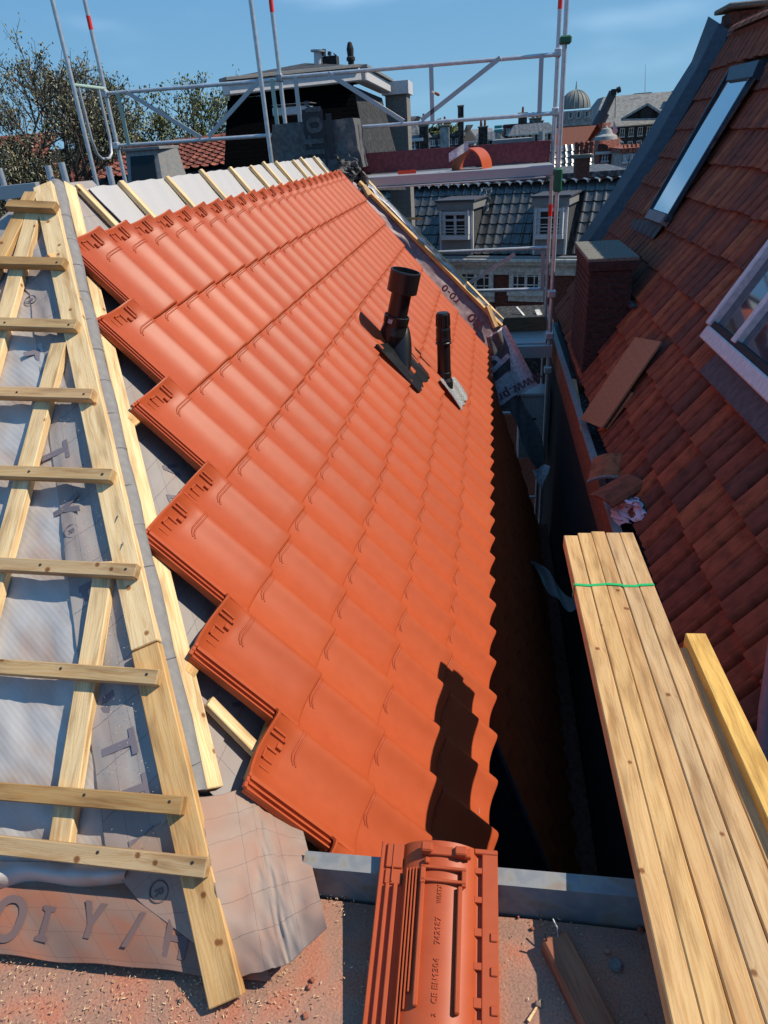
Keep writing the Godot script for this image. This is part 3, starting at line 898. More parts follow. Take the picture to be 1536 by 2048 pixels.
# ------------------------------------------------------------------ things on the new roof
func build_vents() -> void:
	var v := thing("vent_pipe", "wide black plastic vent pipe with drum cap leaning from the new orange roof", "vent pipe", "black vent pipes on the new roof")
	var a := Vector3(-0.797, -1.478, -5.550)
	var b := Vector3(-0.646, -0.900, -5.550)
	var d := b - a
	var tilt := frame(d.cross(Vector3(0, 0, 1)), d, a)
	var len := d.length()
	var body := lathe([Vector2(0.0, 0.0), Vector2(0.105, 0.0), Vector2(0.112, len * 0.16), Vector2(0.100, len * 0.26), Vector2(0.098, len * 0.36), Vector2(0.092, len * 0.37), Vector2(0.083, len * 0.40), Vector2(0.081, len * 0.74), Vector2(0.081, len * 0.75)], 28)
	put(body, "pipe", M.black_plastic, v, tilt)
	put(lathe([Vector2(0.0, len * 0.72), Vector2(0.118, len * 0.72), Vector2(0.122, len * 0.725), Vector2(0.122, len * 0.985), Vector2(0.118, len), Vector2(0.108, len), Vector2(0.106, len * 0.94), Vector2(0.0, len * 0.93)], 28), "drum_cap", M.black_plastic, v, tilt)
	put(lathe([Vector2(0.096, len * 0.30), Vector2(0.104, len * 0.305), Vector2(0.104, len * 0.40), Vector2(0.094, len * 0.405)], 28), "collar", M.black_plastic, v, tilt)
	bar("sticker", tilt * Vector3(-0.055, len * 0.35, 0.091), tilt * Vector3(-0.02, len * 0.35, 0.106), 0.04, 0.003, Vector3(0, 0.3, 1), M.lead_new, v, 0.0)
	# shaped foot running down the slope into a flexible black apron
	var foot := func(u: float, w: float) -> Vector3:
		var t := PI * u
		var r := lerpf(0.108, 0.125, w)
		var c := Vector3(-0.813, -1.469, -5.581).lerp(Vector3(-0.650, -1.706, -5.448), w)
		return c + Vector3(0, 0, -1) * cos(t) * r * (1.0 - 0.25 * w) + PITCH_UP * sin(t) * lerpf(0.19, 0.0, pow(w, 1.5)) + PITCH_UP * 0.012
	put(sheet(foot, 20, 16, Vector2.ONE, PITCH_UP), "foot", M.black_plastic, v)
	for k in 2:
		var pts := []
		for i in 15:
			var w := i / 14.0
			pts.append(foot.call(0.30 - 0.06 * k - 0.06 * w, 0.05 + 0.93 * w) + PITCH_UP * 0.006)
		tube("rib", pts, 0.007, M.black_plastic, v, 6)
	var apron := func(u: float, w: float) -> Vector3:
		var l := Vector3(-0.871, -1.380, -5.164).lerp(Vector3(-0.555, -1.778, -5.198), w)
		var r := Vector3(-0.744, -1.540, -5.836).lerp(Vector3(-0.541, -1.795, -5.808), w)
		return l.lerp(r, u) + PITCH_UP * (0.010 + 0.010 * sin(u * 11.0) * w) + PITCH_DIR * (0.05 * u * w + 0.015 * sin(u * 23.0) * w)
	put(sheet(apron, 24, 16, Vector2.ONE, PITCH_UP, 0.008), "apron", M.black_plastic, v)

	var v2 := thing("vent_pipe", "slim black plastic vent pipe with fluted cap above a grey lead sheet", "vent pipe", "black vent pipes on the new roof")
	var a2 := Vector3(-0.401, -2.033, -6.100)
	var b2 := Vector3(-0.421, -1.357, -6.100)
	var d2 := b2 - a2
	var t2 := frame(Vector3(1, 0, 0), d2, a2)
	var h := d2.length()
	put(lathe([Vector2(0.0, -0.1), Vector2(0.07, -0.1), Vector2(0.082, 0.0), Vector2(0.078, h * 0.08), Vector2(0.060, h * 0.13), Vector2(0.066, h * 0.14), Vector2(0.066, h * 0.20), Vector2(0.062, h * 0.21), Vector2(0.060, h * 0.60)], 24), "pipe", M.black_plastic, v2, t2)
	put(lathe([Vector2(0.060, h * 0.58), Vector2(0.072, h * 0.59), Vector2(0.072, h * 0.61), Vector2(0.064, h * 0.62), Vector2(0.070, h * 0.64), Vector2(0.066, h * 0.68), Vector2(0.066, h * 0.78), Vector2(0.058, h * 0.82)], 24), "collar", M.black_plastic, v2, t2)
	var st := begin()
	add_lathe(st, [Vector2(0.058, h * 0.80), Vector2(0.062, h * 0.82), Vector2(0.058, h * 0.97), Vector2(0.050, h), Vector2(0.0, h)], 24)
	for k in 14:
		var t := TAU * k / 14.0
		add_tube(st, [Vector3(cos(t) * 0.061, h * 0.83, sin(t) * 0.061), Vector3(cos(t) * 0.056, h * 0.98, sin(t) * 0.056)], 0.007, 6)
	put(done(st), "fluted_cap", M.black_plastic, v2, t2)
	var lead := func(u: float, w: float) -> Vector3:
		var l := Vector3(-0.439, -1.924, -5.946).lerp(Vector3(-0.239, -2.177, -5.819), w)
		var r := Vector3(-0.337, -2.053, -6.412).lerp(Vector3(-0.201, -2.224, -6.357), w)
		return l.lerp(r, u) + PITCH_UP * (0.010 + 0.008 * sin(u * 13.0 + w * 3.0)) + PITCH_DIR * 0.012 * sin(u * 19.0) * w
	put(sheet(lead, 20, 14, Vector2.ONE, PITCH_UP, 0.006), "lead_sheet", M.lead_new, v2)

# ------------------------------------------------------------------ ground and the flat roof underfoot
const FLAT := -1.855

# the felt is not quite even
func felt_y(x: float) -> float:
	return FLAT + 0.004 * sin(x * 9.0)

func build_setting() -> void:
	var g := put(box_mesh(900, 0.4, 900, 0.0), "street_ground", M.street, self, Transform3D(Basis.IDENTITY, Vector3(0, STREET - 0.2, -300)))
	tag(g, "dark street paving far below between the houses", "ground", "", "structure")
	var f := thing("flat_roof", "flat felt roof covered in red clay dust and sawdust", "flat roof", "", "structure")
	var bz_edge: float = Vector3(0.045, -1.850, -1.102).z + 0.01
	var fl := func(u: float, v: float) -> Vector3:
		var fx := lerpf(-4.0, 1.1, u)
		return Vector3(fx, felt_y(fx) + 0.004 * sin(u * 31.0) * sin(v * 17.0), lerpf(bz_edge, 3.5, v))
	put(sheet(fl, 60, 50, Vector2(5, 5), Vector3.UP), "felt", M.felt, f)
	slab("house_wall", Vector3(-4.0, STREET, Vector3(0.044, -1.745, -1.162).z + 0.015), Vector3(0.93, -1.90, 3.5), M.brick_red, f)
	# zinc kerb: a flat top and a face that leans to the roof
	var tz: Vector3 = Vector3(0.044, -1.745, -1.162)
	var mz: Vector3 = Vector3(0.043, -1.750, -1.116)
	var bz: Vector3 = Vector3(0.045, -1.850, -1.102)
	var poly := PackedVector2Array([Vector2(-tz.z, -2.05), Vector2(-tz.z, -1.745), Vector2(-mz.z, -1.75), Vector2(-bz.z, FLAT + 0.002), Vector2(-bz.z, -2.05)])
	put(prism(poly, -0.50, 1.1), "zinc_kerb", M.zinc, f, Transform3D(Basis(Vector3(0, 0, -1), Vector3.UP, Vector3(1, 0, 0)), Vector3.ZERO))

func build_near() -> void:
	# ---- the spare tile, upside down on the kerb
	var p0: Vector3 = Vector3(-0.280, -1.713, -1.185)
	var t := thing("spare_roof_tile", "loose new clay tile lying underside up with embossed marks and ribs", "roof tile")
	var ax := Vector3(0.2875, -0.010, -0.004).normalized()
	var az := Vector3(0.0, -0.221, 0.975)
	var fr := frame(ax, ax.cross(az) * -1.0, p0)
	t.transform = fr.scaled_local(Vector3(1.13, 1.13, 1.13))
	# own frame: x across, y up, z along the tile towards its tail
	var W := 0.280
	var L := 0.475
	var bulge := func(x: float) -> float:
		if x < 0.058 or x > 0.232: return 0.0
		var q := (x - 0.058) / 0.174
		return 0.042 * pow(sin(PI * clampf(q, 0.0, 1.0)), 0.62)
	var shell := func(u: float, v: float) -> Vector3:
		var x := W * u
		var z := L * v
		var y: float = bulge.call(x)
		return Vector3(x, y, z)
	put(sheet(shell, 60, 12, Vector2(W, L), Vector3.UP, 0.013), "body", M.tile[0], t)
	var st := begin()
	var blk := func(x0: float, x1: float, z0: float, z1: float, y0: float, y1: float, bev := 0.002) -> void:
		add_box(st, Vector3(x0, y0, z0), Vector3(x1, y1, z1), bev)
	# edge strips
	blk.call(0.0, 0.009, 0.0, L, -0.01, 0.010)
	blk.call(0.014, 0.054, 0.002, 0.058, -0.004, 0.008)
	blk.call(0.014, 0.054, 0.060, 0.094, -0.004, 0.006)
	blk.call(0.030, 0.033, 0.004, 0.09, 0.006, 0.011)
	blk.call(0.018, 0.027, 0.094, L - 0.01, -0.004, 0.012)
	blk.call(0.037, 0.047, 0.094, L - 0.02, -0.004, 0.014)
	blk.call(0.0, 0.07, L - 0.012, L, -0.006, 0.012)
	# fillet of fine ribs on the flank
	for k in 4: blk.call(0.066 + k * 0.0075, 0.070 + k * 0.0075, 0.062, 0.40 - k * 0.03, 0.006 + k * 0.005, 0.026 + k * 0.0044, 0.001)
	# hanging nibs
	blk.call(0.098, 0.216, 0.016, 0.036, 0.03, 0.050)
	blk.call(0.098, 0.126, 0.012, 0.034, 0.04, 0.063, 0.004)
	blk.call(0.178, 0.206, 0.016, 0.036, 0.04, 0.062, 0.003)
	blk.call(0.108, 0.120, 0.042, 0.056, 0.037, 0.050, 0.003)
	# frame behind the nibs
	blk.call(0.100, 0.206, 0.060, 0.067, 0.037, 0.050)
	blk.call(0.100, 0.206, 0.088, 0.095, 0.037, 0.050)
	blk.call(0.100, 0.112, 0.060, 0.10, 0.033, 0.050)
	blk.call(0.195, 0.206, 0.060, 0.10, 0.033, 0.048)
	# long runners
	blk.call(0.101, 0.112, 0.10, 0.335, 0.03, 0.050, 0.003)
	blk.call(0.187, 0.198, 0.10, 0.340, 0.03, 0.050, 0.003)
	# flange beyond the slot, and the bridges across it
	blk.call(0.243, W, 0.0, L, -0.008, 0.013)
	for z in [[0.0, 0.008], [0.042, 0.055], [0.105, 0.118], [0.170, 0.186], [0.236, 0.250], [0.300, 0.318], [0.338, 0.348], [0.365, 0.375], [0.388, 0.398], [0.455, L]]:
		blk.call(0.226, 0.244, z[0], z[1], -0.004, 0.011, 0.001)
	for z in [0.178, 0.243, 0.312, 0.396]: blk.call(0.262, W - 0.002, z, z + 0.017, 0.01, 0.0175)
	blk.call(0.225, W, 0.0, 0.012, -0.004, 0.0155)
	# cross ridges near the tail
	for k in 3:
		var pts := []
		for i in 21:
			var x := lerpf(0.085, 0.222, i / 20.0)
			pts.append(Vector3(x, bulge.call(x) + 0.0002, 0.372 + 0.020 * k + 0.006 * pow((x - 0.12) / 0.1, 2.0)))
		add_tube(st, pts, 0.0035, 6)
	put(done(st), "ribs", M.tile[0], t)
	for w in [["2", 0.345, 0.012], ["CE EN1304", 0.285, 0.0165], ["742187", 0.192, 0.0165], ["WMTX", 0.118, 0.013]]:
		var lm := lettering(w[0], w[2], Vector3(0.147, 0.0425, w[1]), Vector3(0, 0, -1), Vector3(-1, 0, 0), M.tile[0], t, true, 0.0035)
		lm.name = "embossed_lettering"

	# ---- bundle of battens
	var far_l := Vector3(0.337, -1.570, -2.66)
	var run: Vector3 = Vector3(0.372, -1.565, -0.743) - far_l
	var dir := run.normalized()
	var side := dir.cross(Vector3.UP).normalized() * -1.0
	if side.x < 0.0: side = -side
	var upv := side.cross(dir).normalized()
	if upv.y < 0.0: upv = -upv
	var ord := ["first", "second", "third", "fourth", "fifth"]
	for k in 5:
		var off := (k + 0.5) * 0.0594 + (0.0012 if k > 0 else -0.0018) + 0.001 * sin(k * 5.0)
		var a: Vector3 = far_l + side * off - upv * 0.0285 + dir * [0.024, 0.004, -0.014, 0.0, -0.004][k]
		a += upv * [0.0, 0.0012, -0.0015, 0.0008, -0.0006][k]
		var b: Vector3 = a + (dir + side * [0.0006, -0.0008, 0.0004, -0.0005, 0.0012][k]) * 3.6
		var bt := bar("timber_plank", a, b, 0.0586, 0.055, upv, [M.honey[0], M.honey[4], M.honey[5], M.honey[3], M.honey[1]][k], self, 0.003)
		bt.name = numbered("timber_plank")
		tag(bt, "%s plank of the strapped bundle, counted from the alley" % ord[k], "plank", "planks of the strapped bundle")
	var sp := thing("green_strap", "thin green plastic strap round the bundle of planks", "strap")
	var s0 := far_l + dir * 0.405 + upv * 0.0015
	for k in 5:
		bar("strap_length", s0 + side * (k * 0.0594 - 0.001) + dir * (0.007 * sin(k * 2.4)), s0 + side * ((k + 1) * 0.0594 + 0.001) + dir * (0.007 * sin(k * 2.4 + 1.4)), 0.014, 0.0012, upv, M.green_strap, sp, 0.0)
	bar("strap_length", s0 - side * 0.005, s0 - side * 0.005 - upv * 0.058, 0.014, 0.0012, side, M.green_strap, sp, 0.0)
	var y0: Vector3 = Vector3(0.722, -1.600, -1.979)
	var yb := bar("yellow_batten", y0, y0 + (Vector3(0.745, -1.600, -1.262) - y0).normalized() * 2.6, 0.068, 0.062, Vector3.UP, M.yellow, self, 0.0025)
	tag(yb, "bright yellow new batten lying alone beside the plank bundle", "batten")
	var n0: Vector3 = Vector3(0.688, -1.630, -1.943)
	var bb := bar("brown_batten", n0, n0 + dir * 2.5, 0.040, 0.05, Vector3.UP, M.aged[1], self, 0.0025)
	tag(bb, "dull brown batten wedged between plank bundle and yellow batten", "batten")
	var be := slab("bearer_block", Vector3(0.42, -1.745, -1.30), Vector3(0.95, -1.628, -1.19), M.dark_wood, self)
	tag(be, "dark wooden bearer on the zinc kerb under the plank bundle", "wood block")
	var be2 := slab("bearer_block", Vector3(0.45, FLAT, 0.3), Vector3(1.0, -1.628, 0.4), M.dark_wood, self)
	tag(be2, "dark wooden bearer on the felt under the plank bundle", "wood block")
	# ---- dirty offcut on the felt
	var oc := thing("dirty_offcut", "dirty brown timber offcut with bent nails on the flat roof", "timber offcut")
	var oa: Vector3 = Vector3(0.180, -1.828, -1.031)
	var ob: Vector3 = oa + (Vector3(0.261, -1.828, -0.850) - oa).normalized() * 0.62
	bar("board", oa, ob, 0.074, 0.055, Vector3.UP, M.lead_wood, oc, 0.006)
	var nl := oa + Vector3(0.01, 0.02, 0.012)
	tube("nail", [nl, nl + Vector3(-0.004, 0.026, -0.018), nl + Vector3(-0.014, 0.034, -0.034)], 0.0022, M.lead_new, oc, 6)
	tube("nail", [nl + Vector3(-0.03, 0, 0.01), nl + Vector3(-0.034, 0.03, 0.0)], 0.0024, M.near_black, oc, 6)
	rng.seed = 19
	for k in 16:
		var c := oa.lerp(ob, 0.25) + Vector3(rng.randf_range(-0.014, 0.014), 0.0265, rng.randf_range(-0.02, 0.02))
		put(box_mesh(0.008, 0.0016, 0.006, 0.0), "paint_flake", M.lead_new, oc, Transform3D(Basis(Vector3.UP, rng.randf() * TAU).scaled(Vector3.ONE * rng.randf_range(0.5, 1.3)), c))
	# ---- sawdust, splinters and crumbs
	rng.seed = 41
	var clump := noise(402, 3.2, 3)
	var flake := box_mesh(0.005, 0.0007, 0.0014, 0.0)
	var spots: Array[Transform3D] = []
	var cols: Array[Color] = []
	var tries := 0
	while spots.size() < 8000 and tries < 90000:
		tries += 1
		var x := rng.randf_range(-1.6, 0.35)
		var z := rng.randf_range(-1.12, 0.1)
		var dens := smoothstep(0.0, 0.45, clump.get_noise_2d(x, z)) + (0.5 if x < -0.45 else 0.05)
		if rng.randf() > dens: continue
		var b := Basis.from_euler(Vector3(rng.randf_range(-0.5, 0.5), rng.randf() * TAU, rng.randf_range(-0.4, 0.4))).scaled(Vector3.ONE * rng.randf_range(0.5, 1.6))
		spots.append(Transform3D(b, Vector3(x, felt_y(x) + 0.006 + rng.randf() * 0.003, z)))
		cols.append([Color(0.62, 0.44, 0.24), Color(0.70, 0.55, 0.36), Color(0.42, 0.18, 0.10), Color(0.55, 0.33, 0.16)][rng.randi() % 4])
	scatter("sawdust", flake, spots, cols, "pale sawdust and splinters strewn over the flat roof", "sawdust")
	var crumbs: Array[Transform3D] = []
	var ccols: Array[Color] = []
	for k in 200:
		var x := rng.randf_range(-1.5, 0.9)
		var z := rng.randf_range(-1.1, 0.05)
		crumbs.append(Transform3D(Basis.from_euler(Vector3(rng.randf() * 6, rng.randf() * 6, 0)).scaled(Vector3.ONE * rng.randf_range(0.4, 2.2)), Vector3(x, felt_y(x) + 0.006, z)))
		ccols.append([Color(0.30, 0.10, 0.06), Color(0.16, 0.11, 0.09), Color(0.40, 0.20, 0.13)][k % 3])
	scatter("clay_crumbs", box_mesh(0.006, 0.005, 0.007, 0.001), crumbs, ccols, "red clay crumbs lying about on the flat roof", "clay crumbs")
	# splinters on the sheets
	var more: Array[Transform3D] = []
	var mcols: Array[Color] = []
	for k in 900:
		var v := rng.randf()
		var l: Vector3 = Vector3(-1.825, -0.535, -2.533).lerp(Vector3(-0.933, -1.655, -1.004), v)
		var r: Vector3 = Vector3(-1.782, -0.346, -2.783).lerp(Vector3(-0.781, -1.544, -1.148), v)
		var q := l.lerp(r, pow(rng.randf(), 0.7)) + (Vector3(-1.568, -1.255, -1.636) - Vector3(-1.386, -1.250, -1.638)) * (0.0 if k % 3 else rng.randf() * 0.9)
		more.append(Transform3D(Basis.from_euler(Vector3(rng.randf_range(0.4, 0.9), rng.randf() * TAU, 0)).scaled(Vector3.ONE * rng.randf_range(0.3, 0.8)), q - HIP_UP * 0.006))
		mcols.append(Color(0.68, 0.55, 0.38))
	scatter("wood_dust", flake, more, mcols, "wood dust caught on the sheets of the hip", "wood dust")
	# a stone and a long splinter
	var st2 := begin()
	add_lathe(st2, [Vector2(0.0, 0.016), Vector2(0.012, 0.013), Vector2(0.018, 0.005), Vector2(0.012, 0.0), Vector2(0, 0)], 7)
	var peb := put(done(st2), "pale_stone", M.mortar, self, Transform3D(Basis.IDENTITY, Vector3(0.331, -1.852, -0.996)))
	tag(peb, "small pale stone in the bundle's shade on the flat roof", "stone")
	var spn := tube("wood_splinter", [Vector3(0.107, -1.845, -0.846), Vector3(0.141, -1.848, -0.899)], 0.0045, M.pale[2], self, 6, 0.0018)
	tag(spn, "long pale wood splinter lying on the red dust", "splinter")

func scatter(called: String, mesh: Mesh, spots: Array[Transform3D], cols: Array[Color], label: String, category: String) -> void:
	var mm := MultiMesh.new()
	mm.transform_format = MultiMesh.TRANSFORM_3D
	mm.use_colors = true
	mm.mesh = mesh
	mm.instance_count = spots.size()
	for i in spots.size():
		mm.set_instance_transform(i, spots[i])
		mm.set_instance_color(i, cols[i])
	var o := MultiMeshInstance3D.new()
	o.multimesh = mm
	o.name = numbered(called)
	var m := StandardMaterial3D.new()
	m.roughness = 0.9
	m.vertex_color_use_as_albedo = true
	o.material_override = m
	add_child(o)
	tag(o, label, category, "", "stuff")

# ------------------------------------------------------------------ the old house across the alley
const N_PROFILE := [[3.132, 1.021], [2.926, 0.558], [2.764, 0.2145], [2.585, -0.119], [2.395, -0.446], [2.184, -0.765], [1.989, -1.077], [1.766, -1.394], [1.587, -1.680], [1.409, -1.959], [1.230, -2.252], [1.058, -2.538]]
const N_W := 0.192
const N_UP := Vector3(-0.8596, 0.5109, 0.0)

func pan_mesh(w: float, length: float, rise: float, prof: Array, thick := 0.012) -> ArrayMesh:
	var st := begin()
	var at := func(i: int, v: float, low := 0.0) -> Vector3:
		return Vector3(prof[i][0] * w, prof[i][1] + rise * v - low, v * length)
	st.set_smooth_group(1)
	for i in prof.size() - 1:
		quad(st, at.call(i, 0.0), at.call(i + 1, 0.0), at.call(i + 1, 1.0), at.call(i, 1.0), Vector3(w * 0.5, -1, 0))
	st.set_smooth_group(-1)
	for i in prof.size() - 1:
		quad(st, at.call(i, 1.0), at.call(i + 1, 1.0), at.call(i + 1, 1.0, thick), at.call(i, 1.0, thick), Vector3(w * 0.5, 0, 0))
	for i in [0, prof.size() - 1]:
		quad(st, at.call(i, 0.0), at.call(i, 1.0), at.call(i, 1.0, thick), at.call(i, 0.0, thick), Vector3(w * 0.5, 0, length * 0.5))
	return done(st)

func build_neighbour() -> void:
	var h := thing("old_brick_house", "old house with a steep shaded roof of weathered dark red pantiles", "house")
	rng.seed = 88
	var prof := [[0.0, -0.046], [0.03, -0.010], [0.08, 0.010], [0.2, 0.018], [0.36, 0.012], [0.52, 0.006], [0.66, 0.006], [0.71, -0.006], [0.76, 0.014], [0.84, 0.020], [0.92, 0.010], [0.97, -0.010], [1.0, -0.046]]
	var rest := begin()
	var rest_mat: Material = M.old_tile[1]
	for r in N_PROFILE.size() - 1:
		var top := Vector3(N_PROFILE[r][0], N_PROFILE[r][1], 0)
		var bot := Vector3(N_PROFILE[r + 1][0], N_PROFILE[r + 1][1], 0)
		var down := (bot - top).normalized()
		var up := Vector3(0, 0, 1).cross(down).normalized()
		if up.y < 0.0: up = -up
		var step := top.distance_to(bot)
		var length := step + 0.07
		var m := pan_mesh(N_W * 0.925, length, 0.042, prof, 0.02)
		# the part of each course that the eye can reach
		var z_near: float = [6.0, 5.6, 5.0, 4.5, 3.9, 3.3, 2.8, 2.3, 2.0, 1.9, 1.9][r]
		var z_far: float = 11.35
		var cols := int((z_far + 4.0) / N_W)
		for c in cols:
			var z := z_far - c * N_W
			var x := Transform3D(Basis(Vector3(0, 0, 1), up, down), bot - down * length + Vector3(0, 0, -z) - up * 0.038)
			x.basis = x.basis.rotated(up, rng.randf_range(-0.014, 0.014))
			x.basis = x.basis.rotated(down, rng.randf_range(-0.045, 0.045))
			x.origin += down * rng.randf_range(-0.014, 0.010) + up * rng.randf_range(-0.003, 0.004)
			var pick := rng.randi() % 12
			# openings: skylight, white roof window
			var mid := bot - down * step * 0.5 + Vector3(0, 0, -z)
			if in_skylight(mid) or in_white_window(mid): continue
			if z < z_near or z > 10.2:
				rest.append_from(m, 0, x)
				continue
			put(m, "pantile", M.old_tile[[0, 0, 1, 1, 2, 2, 3, 3, 0, 4, 5, 1][pick]], h, x)
	var rp := put(rest.commit(), "outer_pantiles", rest_mat, h)
	rp.set_meta("kind", "stuff")
	# boards below the tiles, the other slope, walls
	var sec := PackedVector2Array()
	for p in N_PROFILE: sec.append(Vector2(p[0] + 0.05, p[1] - 0.06))
	sec.append(Vector2(1.10, -3.0))
	sec.append(Vector2(5.4, -3.0))
	put(prism(sec, -11.3, 6.0), "roof_body", M.near_black, h)
	var rear := PackedVector2Array([Vector2(3.16, 1.02), Vector2(5.5, -2.5), Vector2(5.4, -2.6), Vector2(3.06, 0.92)])
	put(prism(rear, -11.3, 6.0), "rear_slope", M.old_tile[1], h)
	slab("wall", Vector3(1.0, STREET, -11.6), Vector3(5.4, -2.98, 6.0), M.brick_red, h)
	# ridge tiles
	for k in 60:
		var z := 11.2 - k * 0.29
		if z < -4.0: break
		var st := begin()
		var a := []
		for i in 9:
			var t := PI * i / 8.0
			a.append(Vector3(cos(t) * 0.115, sin(t) * 0.085, 0))
		st.set_smooth_group(1)
		for i in 8: quad(st, a[i], a[i + 1], a[i + 1] * 1.06 + Vector3(0, 0, 0.31), a[i] * 1.06 + Vector3(0, 0, 0.31), Vector3(0, -0.2, 0.15))
		st.set_smooth_group(-1)
		for i in 8: quad(st, a[i] * 1.06 + Vector3(0, 0, 0.31), a[i + 1] * 1.06 + Vector3(0, 0, 0.31), a[i + 1] * 0.9 + Vector3(0, 0, 0.31), a[i] * 0.9 + Vector3(0, 0, 0.31), Vector3.ZERO)
		put(done(st), "ridge_tile", M.old_tile[[2, 4, 0][k % 3]], h, Transform3D(Basis.IDENTITY, Vector3(3.15, 0.95, -z)))
	# gutter: fascia, zinc lip, floor
	slab("fascia", Vector3(0.93, -3.0, -11.3), Vector3(0.965, -2.66, 0.2), M.lead_wood, h)
	slab("gutter_lip", Vector3(0.925, -2.66, -11.3), Vector3(0.995, -2.635, 0.2), M.zinc, h)
	slab("gutter_floor", Vector3(0.965, -2.80, -11.3), Vector3(1.25, -2.74, 0.2), M.lead, h)
	slab("alley_wall", Vector3(0.94, STREET, -11.3), Vector3(1.02, -3.0, 0.2), M.near_black, h)  # near-black colour paints the alley's deep shade into the wall
	bar("gutter_lath", Vector3(1.024, -2.660, -8.111), Vector3(0.943, -2.660, -6.499), 0.05, 0.03, Vector3.UP, M.aged[3], h)
	# gable coping in dark zinc
	var outer := [Vector3(1.455, -1.728, -11.950), Vector3(1.879, -1.086, -11.950), Vector3(2.304, -0.367, -11.950), Vector3(2.660, 0.277, -11.950), Vector3(2.891, 0.660, -11.950), Vector3(3.037, 1.169, -11.950)]
	var inner := [Vector3(1.720, -1.535, -11.400), Vector3(2.037, -1.049, -11.400), Vector3(2.404, -0.464, -11.400), Vector3(2.712, 0.145, -11.400), Vector3(2.892, 0.506, -11.400), Vector3(3.130, 0.978, -11.400)]
	for i in 5:
		var c := func(u: float, v: float) -> Vector3:
			var o: Vector3 = outer[i].lerp(outer[i + 1], v)
			var n: Vector3 = inner[i].lerp(inner[i + 1], v)
			return o.lerp(n, u) + Vector3(-0.08, 0.05, 0) * (1.0 if u < 0.8 else 0.0)
		put(sheet(c, 10, 6, Vector2.ONE, N_UP, 0.03), "zinc_coping", M.zinc_dark, h)
	var gable := PackedVector2Array()
	for i in 6: gable.append(Vector2(outer[i].x + 0.05, outer[i].y - 0.06))
	gable.append(Vector2(5.4, outer[5].y - 3.0))
	gable.append(Vector2(5.4, STREET))
	gable.append(Vector2(outer[0].x + 0.05, STREET))
	put(prism(gable, -11.95, -11.6), "gable_wall", M.brick_red, h)
	slab("gable_pillar", Vector3(3.148, 1.053, -12.000), Vector3(3.586, 1.208, -12.000) + Vector3(0, 0, 0.45), M.brick_red, h)
	slab("gable_cap", Vector3(3.061, 1.231, -12.100), Vector3(3.718, 1.288, -12.100) + Vector3(0, 0, 0.7), M.stone, h, 0.03)
	for k in 3:
		var fold := func(u: float, v: float) -> Vector3:
			return Vector3(3.098, 0.969, -11.500).lerp(Vector3(3.317, 1.071, -11.500), u) + Vector3(0.02 * sin(v * 9.0 + k), -0.12 * v + 0.02 * sin(u * 17.0 + k), 0.1 + 0.03 * sin(u * 11.0 + v * 7.0 + k * 2.0) + 0.06 * k)
		put(sheet(fold, 16, 8, Vector2.ONE, Vector3(-0.5, 0.5, 1), 0.004), "lead_flashing", M.lead_new if k == 1 else M.lead, h)
	# ---- narrow skylight
	var sk := Node3D.new()
	sk.name = "skylight"
	h.add_child(sk, true)
	var o := [Vector3(2.839, 0.496, -10.070), Vector3(2.833, 0.485, -9.034), Vector3(1.956, -0.989, -8.547), Vector3(1.949, -1.002, -9.500)]
	var g := [Vector3(2.751, 0.348, -9.832), Vector3(2.740, 0.330, -8.871), Vector3(1.995, -0.923, -8.645), Vector3(1.986, -0.940, -9.484)]
	panel("glass", [g[3], g[2], g[1], g[0]], 0.02, M.sky_glass, sk, N_UP)
	bar("side_frame", o[3], o[0], 0.03, 0.05, N_UP, M.zinc_dark, sk)
	bar("side_frame", o[2], o[1], 0.035, 0.05, N_UP, M.zinc_dark, sk)
	panel("top_hood", [g[0] + N_UP * 0.03, g[1] + N_UP * 0.03, o[1] + N_UP * 0.03, o[0] + N_UP * 0.03], 0.10, M.zinc_dark, sk, N_UP)
	bar("sill", Vector3(1.949, -1.001, -9.379), Vector3(1.961, -0.982, -8.573), 0.11, 0.09, N_UP, M.zinc, sk)
	var ap := func(u: float, v: float) -> Vector3:
		var a := Vector3(1.923, -1.142, -10.216).lerp(Vector3(1.987, -1.015, -8.628), u)
		var b := Vector3(1.897, -1.246, -10.148).lerp(Vector3(1.908, -1.208, -8.759), u)
		return a.lerp(b, v) + N_UP * (0.02 + 0.014 * sin(u * 34.0) * v)
	put(sheet(ap, 40, 8, Vector2.ONE, N_UP, 0.004), "lead_apron", M.lead, sk)
	# ---- white roof window at the frame's edge
	var ww := Node3D.new()
	ww.name = "white_roof_window"
	h.add_child(ww, true)
	var ul := (Vector3(1.970, -0.848, -5.459) - Vector3(1.657, -1.375, -5.440)).normalized()
	var al := (Vector3(1.651, -1.386, -4.180) - Vector3(1.657, -1.375, -5.440)).normalized()
	al = Vector3(0, 0, 1)
	var corner: Vector3 = Vector3(1.657, -1.375, -5.440)
	var ht := 1.25
	var wd := 1.5
	bar("side_stile", corner + al * 0.075, corner + al * 0.075 + ul * ht, 0.07, 0.12, N_UP, M.white_paint, ww, 0.008)
	bar("side_stile", corner + al * (wd - 0.035), corner + al * (wd - 0.035) + ul * ht, 0.07, 0.12, N_UP, M.white_paint, ww, 0.008)
	bar("bottom_sill", corner - ul * 0.05 + al * 0.07 + N_UP * 0.01, corner - ul * 0.05 + al * (wd + 0.02) + N_UP * 0.01, 0.10, 0.07, N_UP, M.white_paint, ww, 0.008)
	bar("top_rail", corner + ul * ht, corner + ul * ht + al * wd, 0.09, 0.12, N_UP, M.white_paint, ww, 0.008)
	for k in 1:
		var c2 := corner + al * (0.62 + 0.55 * k)
		bar("mullion", c2 + ul * 0.02, c2 + ul * (ht - 0.04), 0.075 if k == 0 else 0.05, 0.10, N_UP, M.white_paint, ww, 0.006)
